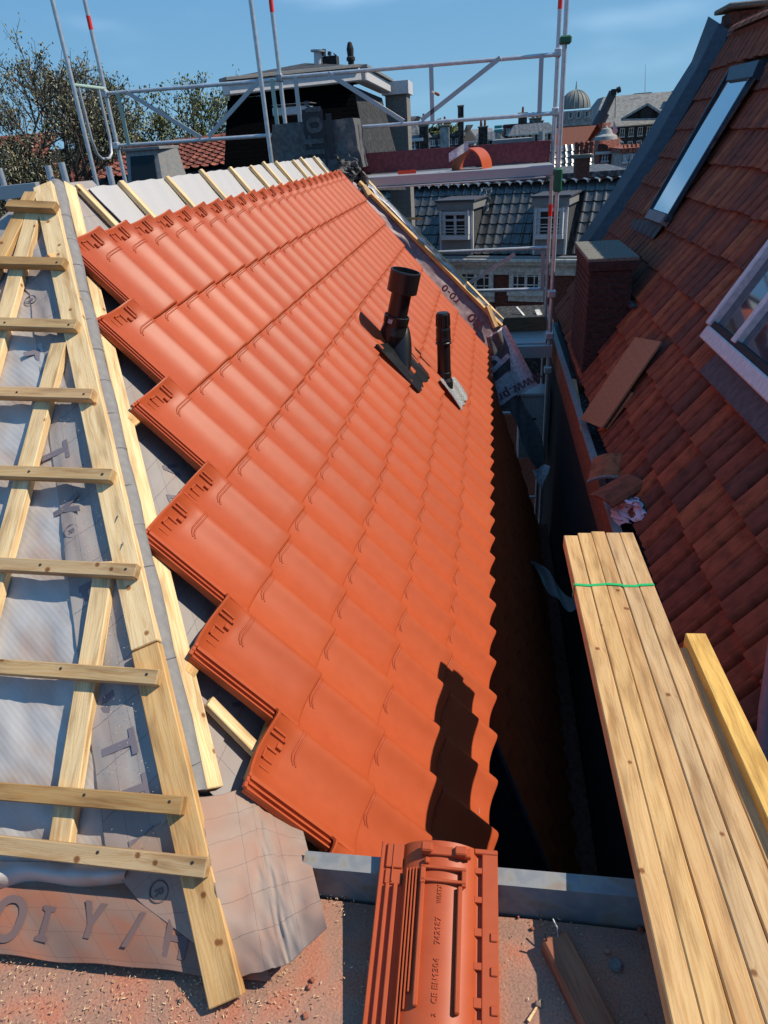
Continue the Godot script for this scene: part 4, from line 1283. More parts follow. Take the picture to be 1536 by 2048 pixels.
	bar("dark_gasket", corner + ul * 0.02 + al * 0.08 + N_UP * 0.02, corner + ul * 0.02 + al * (wd - 0.08) + N_UP * 0.02, 0.05, 0.03, N_UP, M.near_black, ww)
	var pc := [corner + al * 0.07 + ul * 0.03, corner + al * (wd - 0.07) + ul * 0.03, corner + al * (wd - 0.07) + ul * (ht - 0.04), corner + al * 0.07 + ul * (ht - 0.04)]
	panel("glass", pc, 0.012, M.window_glass, ww, N_UP)
	# its lead apron, with stains
	panel("lead_apron", [Vector3(1.532, -1.625, -5.106), Vector3(1.637, -1.448, -5.056), Vector3(1.636, -1.449, -3.623), Vector3(1.544, -1.605, -3.280)], 0.006, M.lead, ww, N_UP)
	# ---- chimney in the gutter
	var ch := Node3D.new()
	ch.name = "chimney"
	h.add_child(ch, true)
	var ca: Vector3 = Vector3(1.072, -1.373, -7.810)
	var cb: Vector3 = Vector3(1.523, -1.367, -7.810)
	brick_box(ch, Vector3(ca.x, -2.85, -9.05), Vector3(cb.x, ca.y + 0.01, -7.81))
	slab("cap_course", Vector3(ca.x - 0.025, ca.y + 0.012, -9.08), Vector3(cb.x + 0.03, ca.y + 0.10, -7.785), M.sooty_brick, ch)
	for k in 2:
		slab("cap_slab", Vector3(ca.x - 0.035, ca.y + 0.102, -9.09 + 0.66 * k), Vector3(cb.x + 0.045, ca.y + 0.145, -9.09 + 0.65 * (k + 1)), M.stone, ch, 0.008)
	# lead steps beside the chimney
	for k in 3:
		slab("lead_step", Vector3(cb.x - 0.02, -1.95 + 0.10 * k, -7.9 - 0.05 * k), Vector3(cb.x + 0.16, -1.92 + 0.10 * k, -7.72), M.lead, ch)
	tube("soil_pipe", [Vector3(1.167, -1.848, -2.335), Vector3(1.148, -2.153, -2.227), Vector3(1.161, -2.406, -2.165)], 0.032, M.lilac, h, 14)
	loose_on_neighbour()

func in_skylight(p: Vector3) -> bool:
	var u := p.y
	return u < 0.62 and u > -0.98 and p.z > -10.15 + (u - 0.3) * 0.0 and p.z < -9.18

func in_white_window(p: Vector3) -> bool:
	return p.y > -1.42 and p.y < 0.0 and p.z > -5.72 and p.z < -4.1

# courses of brick on the two faces that show, over a mortar core
func brick_box(parent: Node, lo: Vector3, hi: Vector3) -> void:
	slab("core", lo + Vector3(0.006, 0, 0.006), hi - Vector3(0.006, 0, 0.006), M.slate, parent, 0.0)
	rng.seed = 12
	var ch := 0.066
	var rows := int((hi.y - lo.y) / ch)
	var m_half := {}
	for r in rows:
		var y := hi.y - (r + 1) * ch
		for face in 2:
			var length := (hi.x - lo.x) if face == 0 else (hi.z - lo.z)
			var bl := 0.22
			var pos := -bl * 0.5 * (r % 2)
			while pos < length - 0.01:
				var a := maxf(0.0, pos)
				var b := minf(length, pos + bl - 0.011)
				pos += bl
				if b - a < 0.03: continue
				var m: Material = M.sooty_brick
				var out := rng.randf_range(0.0, 0.003)
				var d := Vector3(snappedf(b - a, 0.002), ch - 0.011, 0.02) if face == 0 else Vector3(0.02, ch - 0.011, snappedf(b - a, 0.002))
				var c := Vector3(lo.x + (a + b) * 0.5, y + ch * 0.5, hi.z - 0.006 + out) if face == 0 else Vector3(lo.x + 0.006 - out, y + ch * 0.5, lo.z + (a + b) * 0.5)
				put(box_mesh(d.x, d.y, d.z, 0.003), "brick", m, parent, Transform3D(Basis.IDENTITY, c))

func loose_on_neighbour() -> void:
	var p := panel("plywood_sheet", [Vector3(0.925, -2.588, -6.642), Vector3(1.035, -2.432, -6.011), Vector3(1.497, -1.693, -6.178), Vector3(1.406, -1.817, -6.818)], 0.018, M.ply, self, N_UP)
	p.name = numbered("plywood_sheet")
	tag(p, "brown plywood strip leaning flat on the old pantiles beside the chimney", "plywood")
	var p2 := panel("plywood_offcut", [Vector3(1.029, -2.529, -6.177), Vector3(1.078, -2.448, -6.024), Vector3(1.286, -2.117, -6.055), Vector3(1.274, -2.137, -6.225)], 0.014, M.ply, self, N_UP)
	tag(p2, "narrow plywood offcut tucked under the larger plywood strip", "plywood")
	# two old tiles lying in the gutter
	for k in 2:
		var o := thing("fallen_pantile", ["old red pantile lying crosswise in the gutter below the plywood", "old dark pantile turned face down beside the white rag"][k], "roof tile", "old pantiles lying in the gutter")
		var arc := func(u: float, v: float) -> Vector3:
			var t := PI * (u - 0.5) * 0.8
			return Vector3((u - 0.5) * 0.27, 0.05 * cos(t) - 0.02 + 0.012 * maxf(0.0, sin((u - 0.85) * 30.0)) * (1.0 if u > 0.85 else 0.0), v * 0.34)
		put(sheet(arc, 22, 4, Vector2(0.3, 0.4), Vector3.UP, 0.016), "shell", M.old_tile[4 if k == 0 else 0], o)
		if k == 0:
			o.transform = frame(Vector3(0.8, 0.22, 0.25), Vector3(-0.35, 0.9, 0.1), Vector3(1.027, -2.474, -5.481))
			put(sheet(arc, 22, 2, Vector2(0.3, 0.4), Vector3.UP, 0.016), "broken_edge", M.mortar, o, Transform3D(Basis.IDENTITY.scaled(Vector3(1.02, 1.02, 0.08)), Vector3(0, 0.002, 0.32)))
		else:
			o.transform = frame(Vector3(0.55, 0.1, 0.9), Vector3(-0.25, 0.95, 0.1), Vector3(1.122, -2.392, -4.870))
	var rag_n := noise(600, 2.0, 4)
	var rag := func(u: float, v: float) -> Vector3:
		var a := Vector3(0.947, -2.687, -5.186).lerp(Vector3(1.095, -2.439, -4.645), u)
		var b := Vector3(0.984, -2.665, -4.572).lerp(Vector3(1.132, -2.415, -4.343), u)
		var q := a.lerp(b, v)
		var e := 1.0 - pow(absf(2.0 * u - 1.0), 3.0) * 0.8
		return q + Vector3(-0.3, 0.9, 0.2) * (0.07 * e * sin(v * PI) + 0.05 * rag_n.get_noise_2d(u * 1.1, v * 1.1)) + Vector3(rag_n.get_noise_2d(u * 1.2 + 9.0, v * 1.2), 0, rag_n.get_noise_2d(u * 1.2, v * 1.2 + 7.0)) * 0.07
	var rg := put(sheet(rag, 44, 44, Vector2.ONE, Vector3(-0.5, 0.8, 0.2), 0.003), "white_rag", M.cloth, self)
	tag(rg, "crumpled lilac white rag lying in the gutter of the old house", "rag")
	var pl := put(sheet(func(u: float, v: float) -> Vector3: return Vector3(0.535, -4.554, -7.065).lerp(Vector3(0.840, -4.041, -5.369), v) + Vector3(0.16 * (u - 0.5) * (0.4 + v), 0.05 * sin(u * 6.0 + v * 9.0), 0.05 * sin(v * 11.0)), 14, 20, Vector2.ONE, Vector3(0, 1, 0), 0.003), "plastic_scrap", M.roll, self)
	tag(pl, "torn grey plastic scrap hanging in the dark alley", "plastic scrap")
	# leaf litter and twigs in the gutter
	rng.seed = 9
	var spots: Array[Transform3D] = []
	var cols: Array[Color] = []
	for k in 700:
		var z := rng.randf_range(1.2, 8.5)
		var x := rng.randf_range(1.0, 1.16)
		spots.append(Transform3D(Basis.from_euler(Vector3(rng.randf() - 0.5, rng.randf() * TAU, rng.randf() - 0.5)).scaled(Vector3.ONE * rng.randf_range(0.5, 2.4)), Vector3(x, -2.73 + 0.03 * rng.randf(), -z)))
		cols.append([Color(0.05, 0.045, 0.04), Color(0.10, 0.08, 0.06), Color(0.16, 0.14, 0.12), Color(0.22, 0.18, 0.14)][rng.randi() % 4])
	scatter("gutter_litter", box_mesh(0.028, 0.002, 0.007, 0.0), spots, cols, "dark leaf litter and twigs lining the gutter", "litter")

# ------------------------------------------------------------------ scaffold at the far gable
func build_scaffold() -> void:
	var s := thing("scaffold", "galvanised tube scaffold with guard rails and decks behind the new roof", "scaffold")
	var pole := func(at: Vector3, y0: float, y1: float) -> void:
		tube("standard", [Vector3(at.x, y0, at.z), Vector3(at.x, y1, at.z)], 0.027, M.galv, s, 14)
	var nl: Vector3 = Vector3(-5.239, 0.724, -9.500)
	var fl: Vector3 = Vector3(-5.233, 0.754, -10.300)
	var nm: Vector3 = Vector3(-2.776, 0.758, -9.500)
	var fm: Vector3 = Vector3(-2.749, 1.051, -10.300)
	var nr: Vector3 = Vector3(0.831, 0.781, -9.500)
	var fr: Vector3 = Vector3(0.823, 0.853, -10.300)
	for p in [nl, fl, nm, fm]: pole.call(p, STREET, 3.2)
	pole.call(nr, STREET, 3.2)
	pole.call(fr, STREET, 3.2)
	# two heights of guard rail in two bays
	for y in [fm.y - 0.225, fm.y - 0.855]:
		for bay in [[fl, fm], [fm, fr]]:
			tube("guard_rail", [Vector3(bay[0].x + 0.03, y, -10.27), Vector3(bay[1].x - 0.03, y - 0.02, -10.27)], 0.024, M.galv, s, 12)
			for e in [[bay[0], 1.0], [bay[1], -1.0]]:
				slab("wedge_clamp", Vector3(e[0].x - 0.04, y - 0.045, -10.33), Vector3(e[0].x + 0.04, y + 0.045, -10.24), M.galv, s, 0.01)
	var yt := fm.y - 0.225
	var yb := fm.y - 0.855
	var flat := func(a: Vector3, b: Vector3, m: Material) -> void:
		bar("brace", a, b, 0.055, 0.012, Vector3(0, 0, 1), m, s)
	flat.call(Vector3(fl.x + 0.20, yt, -10.25), Vector3(fl.x + 0.20, yb, -10.25), M.pale_green)
	flat.call(Vector3(fl.x + 0.32, yt, -10.25), Vector3(fl.x + 1.28, yb + 0.02, -10.25), M.alu)
	flat.call(Vector3(fm.x - 0.26, yt, -10.25), Vector3(fm.x - 1.10, yb + 0.02, -10.25), M.alu)
	flat.call(Vector3(fm.x - 0.10, yt, -10.25), Vector3(fm.x - 0.10, yb, -10.25), M.pale_green)
	flat.call(Vector3(fm.x + 0.22, yt, -10.25), Vector3(fm.x + 0.22, yb, -10.25), M.alu)
	flat.call(Vector3(fm.x + 0.66, yt, -10.25), Vector3(fm.x + 1.62, yb + 0.02, -10.25), M.alu)
	flat.call(Vector3(fm.x + 2.0, yt, -10.25), Vector3(fm.x + 2.0, yb, -10.25), M.alu)
	flat.call(Vector3(fr.x - 0.70, yt, -10.25), Vector3(fr.x - 1.72, yb + 0.02, -10.25), M.alu)
	flat.call(Vector3(fr.x - 0.20, yt, -10.25), Vector3(fr.x - 0.20, yb, -10.25), M.alu)
	# end frame between the first pair of poles, with its hanging loop
	tube("end_rail", [Vector3(nl.x, yt + 0.06, nl.z), Vector3(fl.x, yt + 0.06, fl.z)], 0.024, M.pale_green, s, 10)
	var lp := []
	for q in [[0.15, 0.0], [0.17, -0.6], [0.24, -0.78], [0.36, -0.84], [0.62, -0.84], [0.74, -0.78], [0.80, -0.6], [0.78, 0.0]]:
		lp.append(Vector3(lerpf(nl.x, fl.x, q[0]), yt + 0.06 + q[1], lerpf(nl.z, fl.z, q[0])))
	tube("loop", lp, 0.020, M.alu, s, 10)
	# stickers, couplers
	for b in [[fl, Vector3(-5.192, 1.626, -10.300)], [fm, Vector3(-2.760, 1.607, -10.300)], [fr, Vector3(0.813, 1.339, -10.300)], [fr, Vector3(0.846, -0.968, -10.300)]]:
		tube("red_band", [Vector3(b[0].x, b[1].y - 0.075, b[0].z), Vector3(b[0].x, b[1].y + 0.075, b[0].z)], 0.0285, M.red_band, s, 14)
	slab("coupler", Vector3(nr.x - 0.06, Vector3(0.837, 0.875, -9.500).y - 0.04, -9.57), Vector3(nr.x + 0.07, Vector3(0.837, 0.875, -9.500).y + 0.04, -9.43), M.green_paint, s, 0.015)
	slab("coupler", Vector3(nr.x - 0.05, Vector3(0.860, -0.585, -9.500).y - 0.10, -9.57), Vector3(nr.x + 0.05, Vector3(0.860, -0.585, -9.500).y + 0.16, -9.43), M.green_paint, s, 0.015)
	for yy in [500, 575, 640]:
		var c: Vector3 = Vector3(nr.x, fm.y - 0.9 - (yy - 220) * 0.0074, -9.5)
		slab("coupler", c - Vector3(0.055, 0.05, 0.05), c + Vector3(0.055, 0.05, 0.05), M.galv, s, 0.015)
	# upper deck: planks between two alloy beams, a dark red toe board behind
	var d0: Vector3 = Vector3(-1.768, -0.362, -9.500)
	var d1: Vector3 = Vector3(0.777, -0.370, -9.500)
	slab("deck_beam", Vector3(d0.x, d1.y - 0.13, -9.55), Vector3(d1.x, d1.y - 0.01, -9.46), M.alu, s, 0.01)
	slab("deck_beam_flange", Vector3(d0.x, d1.y - 0.150, -9.56), Vector3(d1.x - 0.1, d1.y - 0.132, -9.42), M.alu, s, 0.004)
	slab("deck_plank", Vector3(d0.x, d1.y - 0.06, -9.88), Vector3(d1.x, d1.y - 0.01, -9.56), M.alu, s)
	slab("deck_plank", Vector3(d0.x, d1.y - 0.06, -10.22), Vector3(d1.x, d1.y - 0.01, -9.90), M.alu, s)
	slab("toe_board", Vector3(d0.x, d1.y, -10.24), Vector3(d1.x, d1.y + 0.25, -10.20), M.toe, s)
	slab("orange_label", Vector3(-1.144, -0.374, -9.450) , Vector3(-0.914, -0.331, -9.450) + Vector3(0, 0, 0.003), M.orange_label, s, 0.0)
	# lower lift
	var l0: Vector3 = Vector3(-1.275, -1.439, -10.300)
	var l1: Vector3 = Vector3(-0.271, -1.998, -10.300)
	tube("guard_rail", [l0, Vector3(fr.x, l0.y - 0.01, -10.3)], 0.024, M.galv, s, 12)
	tube("guard_rail", [l1, Vector3(fr.x, l1.y - 0.01, -10.3)], 0.024, M.galv, s, 12)
	flat.call(Vector3(-0.379, -1.940, -10.280), Vector3(0.363, -1.512, -10.280), M.galv)
	flat.call(Vector3(0.749, -1.496, -10.280), Vector3(0.765, -2.007, -10.280), M.alu)
	var e0: Vector3 = Vector3(0.093, -2.587, -9.500)
	slab("deck_plank", Vector3(e0.x, e0.y - 0.06, -10.2), Vector3(fr.x + 0.05, e0.y, -9.9), M.alu, s)
	slab("deck_plank", Vector3(e0.x, e0.y - 0.06, -9.88), Vector3(fr.x + 0.05, e0.y, -9.56), M.alu, s)
	slab("deck_beam", Vector3(e0.x, e0.y - 0.19, -9.55), Vector3(fr.x + 0.05, e0.y - 0.02, -9.46), M.alu, s)
	slab("toe_board", Vector3(e0.x, e0.y, -10.24), Vector3(fr.x, e0.y + 0.2, -10.20), M.dark_wood, s)
	for y in [-3.9, -5.4]:
		tube("guard_rail", [Vector3(-1.5, y, -10.3), Vector3(fr.x, y, -10.3)], 0.024, M.galv, s, 10)
	bar("brace", Vector3(nr.x - 0.02, e0.y + 0.1, -9.52), Vector3(nr.x + 0.02, e0.y - 0.6, -9.9), 0.05, 0.03, Vector3(0, 0, 1), M.green_paint, s)
	# poles of the same scaffold on the far side of the ridge
	for p in [Vector3(-4.516, -0.080, -6.500), Vector3(-3.838, -0.089, -6.200), Vector3(-3.702, -0.073, -6.200), Vector3(-3.382, -0.081, -6.400)]:
		tube("standard", [Vector3(p.x, -6.0, p.z), p + Vector3(0, 0.05 if p.x > -3.7 else 0.1, 0)], 0.027, M.galv, s, 12)
	bar("side_beam", Vector3(-4.224, -0.168, -5.600), Vector3(-3.596, -0.152, -5.600), 0.06, 0.10, Vector3.UP, M.alu, s)
	# ---- ridge tile standing on the upper deck with its paper tag
	var rt := thing("ridge_tile", "new orange ridge tile with paper label standing on the scaffold deck", "ridge tile")
	var rc: Vector3 = Vector3(-0.225, -0.289, -9.750)
	rc.y = d1.y - 0.008
	var arch := func(u: float, v: float) -> Vector3:
		var t := PI * u
		return Vector3(cos(t) * 0.205, sin(t) * 0.24, lerpf(-0.18, 0.18, v))
	put(sheet(arch, 24, 4, Vector2.ONE, Vector3.UP, 0.02), "arch", M.tile[0], rt, Transform3D(Basis(Vector3.UP, -0.35), rc))
	var tagm := func(u: float, v: float) -> Vector3:
		return rc + Vector3(-0.28 + 0.24 * u, 0.10 + 0.12 * u + 0.10 * v, 0.22 + 0.03 * sin(u * 5.0))
	put(sheet(tagm, 6, 6, Vector2.ONE, Vector3(0, 0.4, 1), 0.002), "paper_label", M.white_foil, rt)

	# ---- chimney wrapped in a grey cover at the ridge end
	var w := thing("wrapped_chimney", "chimney wrapped in a dark grey printed cover at the ridge end", "chimney")
	var a: Vector3 = Vector3(-2.751, -0.128, -9.600)
	var b: Vector3 = Vector3(-1.702, 0.284, -9.600)
	slab("chimney_core", Vector3(a.x + 0.1, a.y - 1.6, -10.15), Vector3(b.x - 0.1, b.y - 0.06, -9.7), M.brick_red, w)
	var nz := noise(701, 1.6, 4)
	var wob := func(p: Vector3) -> Vector3:
		var low := clampf((b.y - p.y) / (b.y - a.y), 0.0, 1.4)
		return p + Vector3(nz.get_noise_3d(p.x * 0.8, p.y * 0.9, p.z), 0.35 * nz.get_noise_3d(p.x * 1.9 + 5.0, p.y, p.z), nz.get_noise_3d(p.x * 0.9, p.y * 0.9, p.z + 9.0)) * (0.035 + 0.03 * low) + Vector3(signf(p.x - (a.x + b.x) * 0.5) * 0.05 * low, 0, 0.03 * low)
	var st := begin()
	var faces := [
		[Vector3(a.x, a.y - 0.15, -9.6), Vector3(b.x, a.y - 0.15, -9.6), Vector3(b.x, b.y, -9.6), Vector3(a.x, b.y, -9.6), Vector3(0, 0, 1)],
		[Vector3(b.x, a.y - 0.15, -9.6), Vector3(b.x, a.y - 0.15, -10.25), Vector3(b.x, b.y, -10.25), Vector3(b.x, b.y, -9.6), Vector3(1, 0, 0)],
		[Vector3(a.x, a.y - 0.15, -10.25), Vector3(a.x, a.y - 0.15, -9.6), Vector3(a.x, b.y, -9.6), Vector3(a.x, b.y, -10.25), Vector3(-1, 0, 0)],
		[Vector3(a.x, b.y, -9.6), Vector3(b.x, b.y, -9.6), Vector3(b.x, b.y, -10.25), Vector3(a.x, b.y, -10.25), Vector3(0, 1, 0)]]
	for f in faces:
		var fc := func(u: float, v: float) -> Vector3:
			var lo: Vector3 = f[0].lerp(f[1], u)
			var hi: Vector3 = f[3].lerp(f[2], u)
			return wob.call(lo.lerp(hi, v))
		st.append_from(sheet(fc, 26, 22, Vector2.ONE, f[4]), 0, Transform3D.IDENTITY)
	var cov := put(st.commit(), "cover", M.tarp, w)
	# the cover's crumpled tail
	var tail := func(u: float, v: float) -> Vector3:
		var t0 := Vector3(-1.925, -0.149, -9.350).lerp(Vector3(-1.665, -0.168, -9.450), u)
		var t1 := Vector3(-1.780, -0.397, -9.200).lerp(Vector3(-1.506, -0.506, -9.250), u)
		return t0.lerp(t1, v) + Vector3(nz.get_noise_2d(u * 2.0, v * 2.0), nz.get_noise_2d(u * 2.0 + 8.0, v * 2.0), nz.get_noise_2d(u * 2.4, v * 1.6 + 4.0)) * 0.13
	put(sheet(tail, 26, 26, Vector2.ONE, Vector3(0.5, 0.4, 1)), "cover_tail", M.tarp, w)
	var mark: Vector3 = Vector3(-2.175, 0.074, -9.600)
	bar("printed_block", Vector3(mark.x - 0.01, mark.y - 0.34, -9.53), Vector3(mark.x - 0.01, mark.y + 0.34, -9.53), 0.26, 0.002, Vector3(0, 0, 1), M.tarp_print, cov, 0.0)
	lettering("elfor", 0.36, Vector3(mark.x - 0.02, mark.y + 0.02, -9.52), Vector3(0, 1, 0), Vector3(-1, 0, 0), M.tarp, cov)
	bar("printed_block", Vector3(mark.x + 0.19, mark.y - 0.22, -9.53), Vector3(mark.x + 0.19, mark.y + 0.28, -9.53), 0.07, 0.002, Vector3(0, 0, 1), M.tarp_print, cov, 0.0)

	# ---- things stored behind the new roof, down in the alley's end
	var cb := thing("pale_cabinet", "pale grey cabinet standing in the shade under the lower scaffold deck", "cabinet")
	var k0: Vector3 = Vector3(0.459, -4.046, -9.750)
	var k1: Vector3 = Vector3(0.861, -3.432, -9.750)
	slab("body", Vector3(k0.x, k0.y - 0.4, -10.15), Vector3(k1.x, k1.y, -9.75), M.white_paint, cb, 0.015)
	slab("lid", Vector3(k0.x - 0.02, k1.y, -10.17), Vector3(k1.x + 0.02, k1.y + 0.05, -9.72), M.white_paint, cb, 0.012)
	slab("handle", Vector3(k0.x + 0.12, k0.y + 0.25, -9.748), Vector3(k0.x + 0.26, k0.y + 0.28, -9.73), M.lead, cb)
	var ws := put(sheet(func(u: float, v: float) -> Vector3: return Vector3(0.538, -3.600, -7.600).lerp(Vector3(0.749, -3.547, -7.600), u).lerp(Vector3(0.670, -3.886, -7.600), v) + Vector3(0, 0, 0.05 * sin(u * 7.0 + v * 4.0)), 10, 10, Vector2.ONE, Vector3(0, 0.4, 1), 0.003), "white_plastic_sheet", M.white_foil, self)
	tag(ws, "small white plastic sheet caught between the scaffold and the gutter wall", "plastic sheet")
	# ---- a bee in flight
	var bee := thing("bee", "small brown bee in flight before the scaffold guard rail", "bee", "", "", Vector3(-0.087, 0.063, -1.300))
	put(lathe([Vector2(0.0, -0.0055), Vector2(0.0018, -0.0045), Vector2(0.0026, -0.002), Vector2(0.0020, 0.0), Vector2(0.0024, 0.002), Vector2(0.0014, 0.004), Vector2(0.0, 0.0048)], 10), "body", M.lead_wood, bee, Transform3D(Basis(Vector3(0, 0, 1), 1.1), Vector3.ZERO))
	for sd in [-1.0, 1.0]:
		put(sheet(func(u: float, v: float) -> Vector3: return Vector3(-0.002 - 0.006 * v, 0.001 + 0.003 * v + 0.0018 * sin(v * PI) * (u - 0.5) * 2.0, sd * (0.001 + 0.004 * v)), 4, 6, Vector2.ONE, Vector3.UP), "wing", M.cream_paint, bee)

# ------------------------------------------------------------------ the town behind
# a window: frame, sash bars and panes; its own frame has x right, y up, z out, origin at its lower corner
func window(parent: Node, at: Transform3D, w: float, h: float, nx: int, ny: int, fm: Material, fw := 0.06) -> void:
	var o := Node3D.new()
	o.name = "window"
	parent.add_child(o, true)
	o.transform = at
	slab("pane", Vector3(fw, fw, -0.05), Vector3(w - fw, h - fw, -0.02), M.glass, o, 0.0)
	slab("frame", Vector3(0, 0, -0.04), Vector3(fw, h, 0.04), fm, o, 0.004)
	slab("frame", Vector3(w - fw, 0, -0.04), Vector3(w, h, 0.04), fm, o, 0.004)
	slab("frame", Vector3(fw, h - fw, -0.04), Vector3(w - fw, h, 0.038), fm, o, 0.004)
	slab("sill", Vector3(-0.04, -0.05, -0.04), Vector3(w + 0.04, fw * 0.8, 0.08), fm, o, 0.004)
	for i in range(1, nx):
		var x := w * i / nx
		var hw := 0.035 if (nx % 2 == 0 and i == nx / 2) else 0.014
		slab("sash_bar", Vector3(x - hw, fw, -0.03), Vector3(x + hw, h - fw, 0.015), fm, o, 0.0)
	for j in range(1, ny):
		var y := h * j / ny
		slab("sash_bar", Vector3(fw, y - 0.014, -0.03), Vector3(w - fw, y + 0.014, 0.012), fm, o, 0.0)

func flat_at(p: Vector3, turn := 0.0) -> Transform3D:
	return Transform3D(Basis(Vector3.UP, turn), p)

func build_background() -> void:
	opposite_house()
	black_house()
	left_side()
	far_town()

func opposite_house() -> void:
	var h := thing("grey_roofed_house", "brick house with glossy grey pantiled roof and two white dormers", "house")
	# own frame: x along the front, y up, z out of the front
	h.transform = Transform3D(Basis(Vector3.UP, -deg_to_rad(18.0)), Vector3(-0.372, -2.904, -20.0))
	var prof := [[0.0, 0.0], [0.08, 0.022], [0.18, 0.034], [0.28, 0.026], [0.40, 0.008], [0.60, -0.002], [0.85, 0.002], [1.0, 0.010]]
	var x0 := -4.2
	var x1 := 5.4
	var eave := Vector3(0, 0.02, 0.12)
	var ridge: Vector3 = Vector3(-0.431, 1.638, -1.250)
	var down := (Vector3(0, eave.y, eave.z) - Vector3(0, ridge.y, -1.25)).normalized()
	var up := down.cross(Vector3(1, 0, 0)).normalized()
	if up.y < 0.0: up = -up
	var slope := Vector3(0, eave.y - ridge.y, eave.z + 1.25).length()
	var rows := 7
	var pw := 0.245
	var step := slope / rows
	var m := pan_mesh(pw, step + 0.05, 0.03, prof)
	rng.seed = 31
	var da: Vector3 = Vector3(-0.992, 0.119, 0.000)
	var db: Vector3 = Vector3(-0.014, 0.118, -0.000)
	var dc: Vector3 = Vector3(1.635, 0.115, -0.000)
	var dd: Vector3 = Vector3(2.507, 0.114, 0.000)
	var cols := int((x1 - x0) / pw)
	for r in rows:
		for c in cols:
			var x := x0 + c * pw
			if r > 0 and ((x + pw > da.x + 0.08 and x < db.x - 0.08) or (x + pw > dc.x + 0.08 and x < dd.x - 0.08)): continue
			var o := Vector3(x, ridge.y, -1.25) + down * (step * (r + 1) - step - 0.05)
			var b := Basis(Vector3(1, 0, 0), up, down)
			put(m, "pantile", M.grey_pan[rng.randi() % 3], h, Transform3D(b.rotated(up, rng.randf_range(-0.004, 0.004)), o + up * rng.randf_range(-0.002, 0.002)))
	for c in int((x1 - x0) / 0.30):
		put(pan_mesh(0.31, 0.30, 0.0, [[0.0, -0.06], [0.15, 0.02], [0.5, 0.06], [0.85, 0.02], [1.0, -0.06]]), "ridge_tile", M.grey_pan[c % 3], h, Transform3D(Basis.IDENTITY, Vector3(x0 + c * 0.30, ridge.y + 0.03, -1.42)))
	var sec := PackedVector2Array([Vector2(0.10, -0.03), Vector2(-1.25, ridge.y - 0.08), Vector2(-3.4, ridge.y - 0.10), Vector2(-6.0, -0.2)])
	put(prism(sec, x0, x1), "roof_body", M.bitumen, h, Transform3D(Basis(Vector3(0, 0, 1), Vector3.UP, Vector3(-1, 0, 0)), Vector3(0, 0, 0)).scaled_local(Vector3(1, 1, -1)))
	# gutter, cornice, wall
	tube("gutter", [Vector3(x0, -0.06, 0.20), Vector3(x1, -0.06, 0.20)], 0.06, M.zinc, h, 12)
	slab("cornice", Vector3(x0, -0.16, -0.1), Vector3(x1, -0.07, 0.30), M.cream_paint, h, 0.015)
	slab("cornice", Vector3(x0, -0.24, -0.1), Vector3(x1, -0.165, 0.22), M.cream_paint, h, 0.015)
	slab("frieze", Vector3(x0, -0.52, -0.1), Vector3(x1, -0.245, 0.06), M.cream_paint, h, 0.01)
	slab("wall", Vector3(x0, STREET + 2.9, -6.0), Vector3(x1, -0.30, 0.0), M.brick_red, h, 0.0)
	# windows under the cornice
	for q in [[Vector3(-0.500, -1.244, -0.000), Vector3(0.537, -0.379, 0.000)], [Vector3(0.997, -1.202, -0.000), Vector3(1.924, -0.314, -0.000)], [Vector3(2.800, -1.151, -0.000), Vector3(3.605, -0.300, 0.000)]]:
		var lo: Vector3 = q[0]
		var hi: Vector3 = q[1]
		slab("window_surround", Vector3(lo.x - 0.03, lo.y - 0.02, -0.02), Vector3(hi.x + 0.03, lo.y + 0.20, 0.05), M.cream_paint, h)
		window(h, flat_at(Vector3(lo.x, lo.y + 0.2, 0.06)), hi.x - lo.x, hi.y - lo.y - 0.2, 4, 3, M.cream_paint, 0.12)
		slab("window_surround", Vector3(lo.x - 0.03, lo.y - 1.6, -0.02), Vector3(hi.x + 0.03, lo.y - 1.45, 0.05), M.cream_paint, h)
		window(h, flat_at(Vector3(lo.x, lo.y - 3.0, 0.06)), hi.x - lo.x, 1.5, 4, 3, M.cream_paint, 0.12)
	# brick courses near the windows, proud of the wall
	rng.seed = 77
	var bm := box_mesh(0.205, 0.052, 0.03, 0.004)
	for r in 26:
		for c in 40:
			var bx := -1.9 + c * 0.22 + 0.11 * (r % 2)
			var by := -0.60 - r * 0.064
			var skip := false
			for q in [[Vector3(-0.500, -1.244, -0.000), Vector3(0.537, -0.379, 0.000)], [Vector3(0.997, -1.202, -0.000), Vector3(1.924, -0.314, -0.000)], [Vector3(2.800, -1.151, -0.000), Vector3(3.605, -0.300, 0.000)]]:
				if bx > q[0].x - 0.18 and bx < q[1].x + 0.18 and by > q[0].y - 0.08: skip = true
			if skip or bx < -1.2 or bx > 2.2 or r > 19: continue
			if bx > 1.95: continue
			put(bm, "brick", [M.brick_red, M.old_tile[3], M.brick_red][rng.randi() % 3], h, Transform3D(Basis.IDENTITY, Vector3(bx, by, 0.0)))
	# dormers
	for q in [[da.x, db.x, Vector3(-0.450, 1.390, 0.120).y], [dc.x, dd.x, Vector3(2.023, 1.423, 0.120).y]]:
		var d := Node3D.new()
		d.name = "dormer"
		h.add_child(d, true)
		var ty: float = q[2]
		slab("cheek", Vector3(q[0] + 0.02, 0.05, -1.5), Vector3(q[1] - 0.02, ty - 0.06, 0.10), M.slate, d, 0.0)
		slab("front", Vector3(q[0], 0.02, 0.10), Vector3(q[1], ty - 0.20, 0.16), M.white_paint, d)
		slab("lead_panel", Vector3(q[0] + 0.06, 0.03, 0.16), Vector3(q[1] - 0.06, 0.42, 0.175), M.zinc, d)
		slab("fascia", Vector3(q[0] - 0.04, ty - 0.22, -0.9), Vector3(q[1] + 0.04, ty - 0.02, 0.24), M.zinc, d)
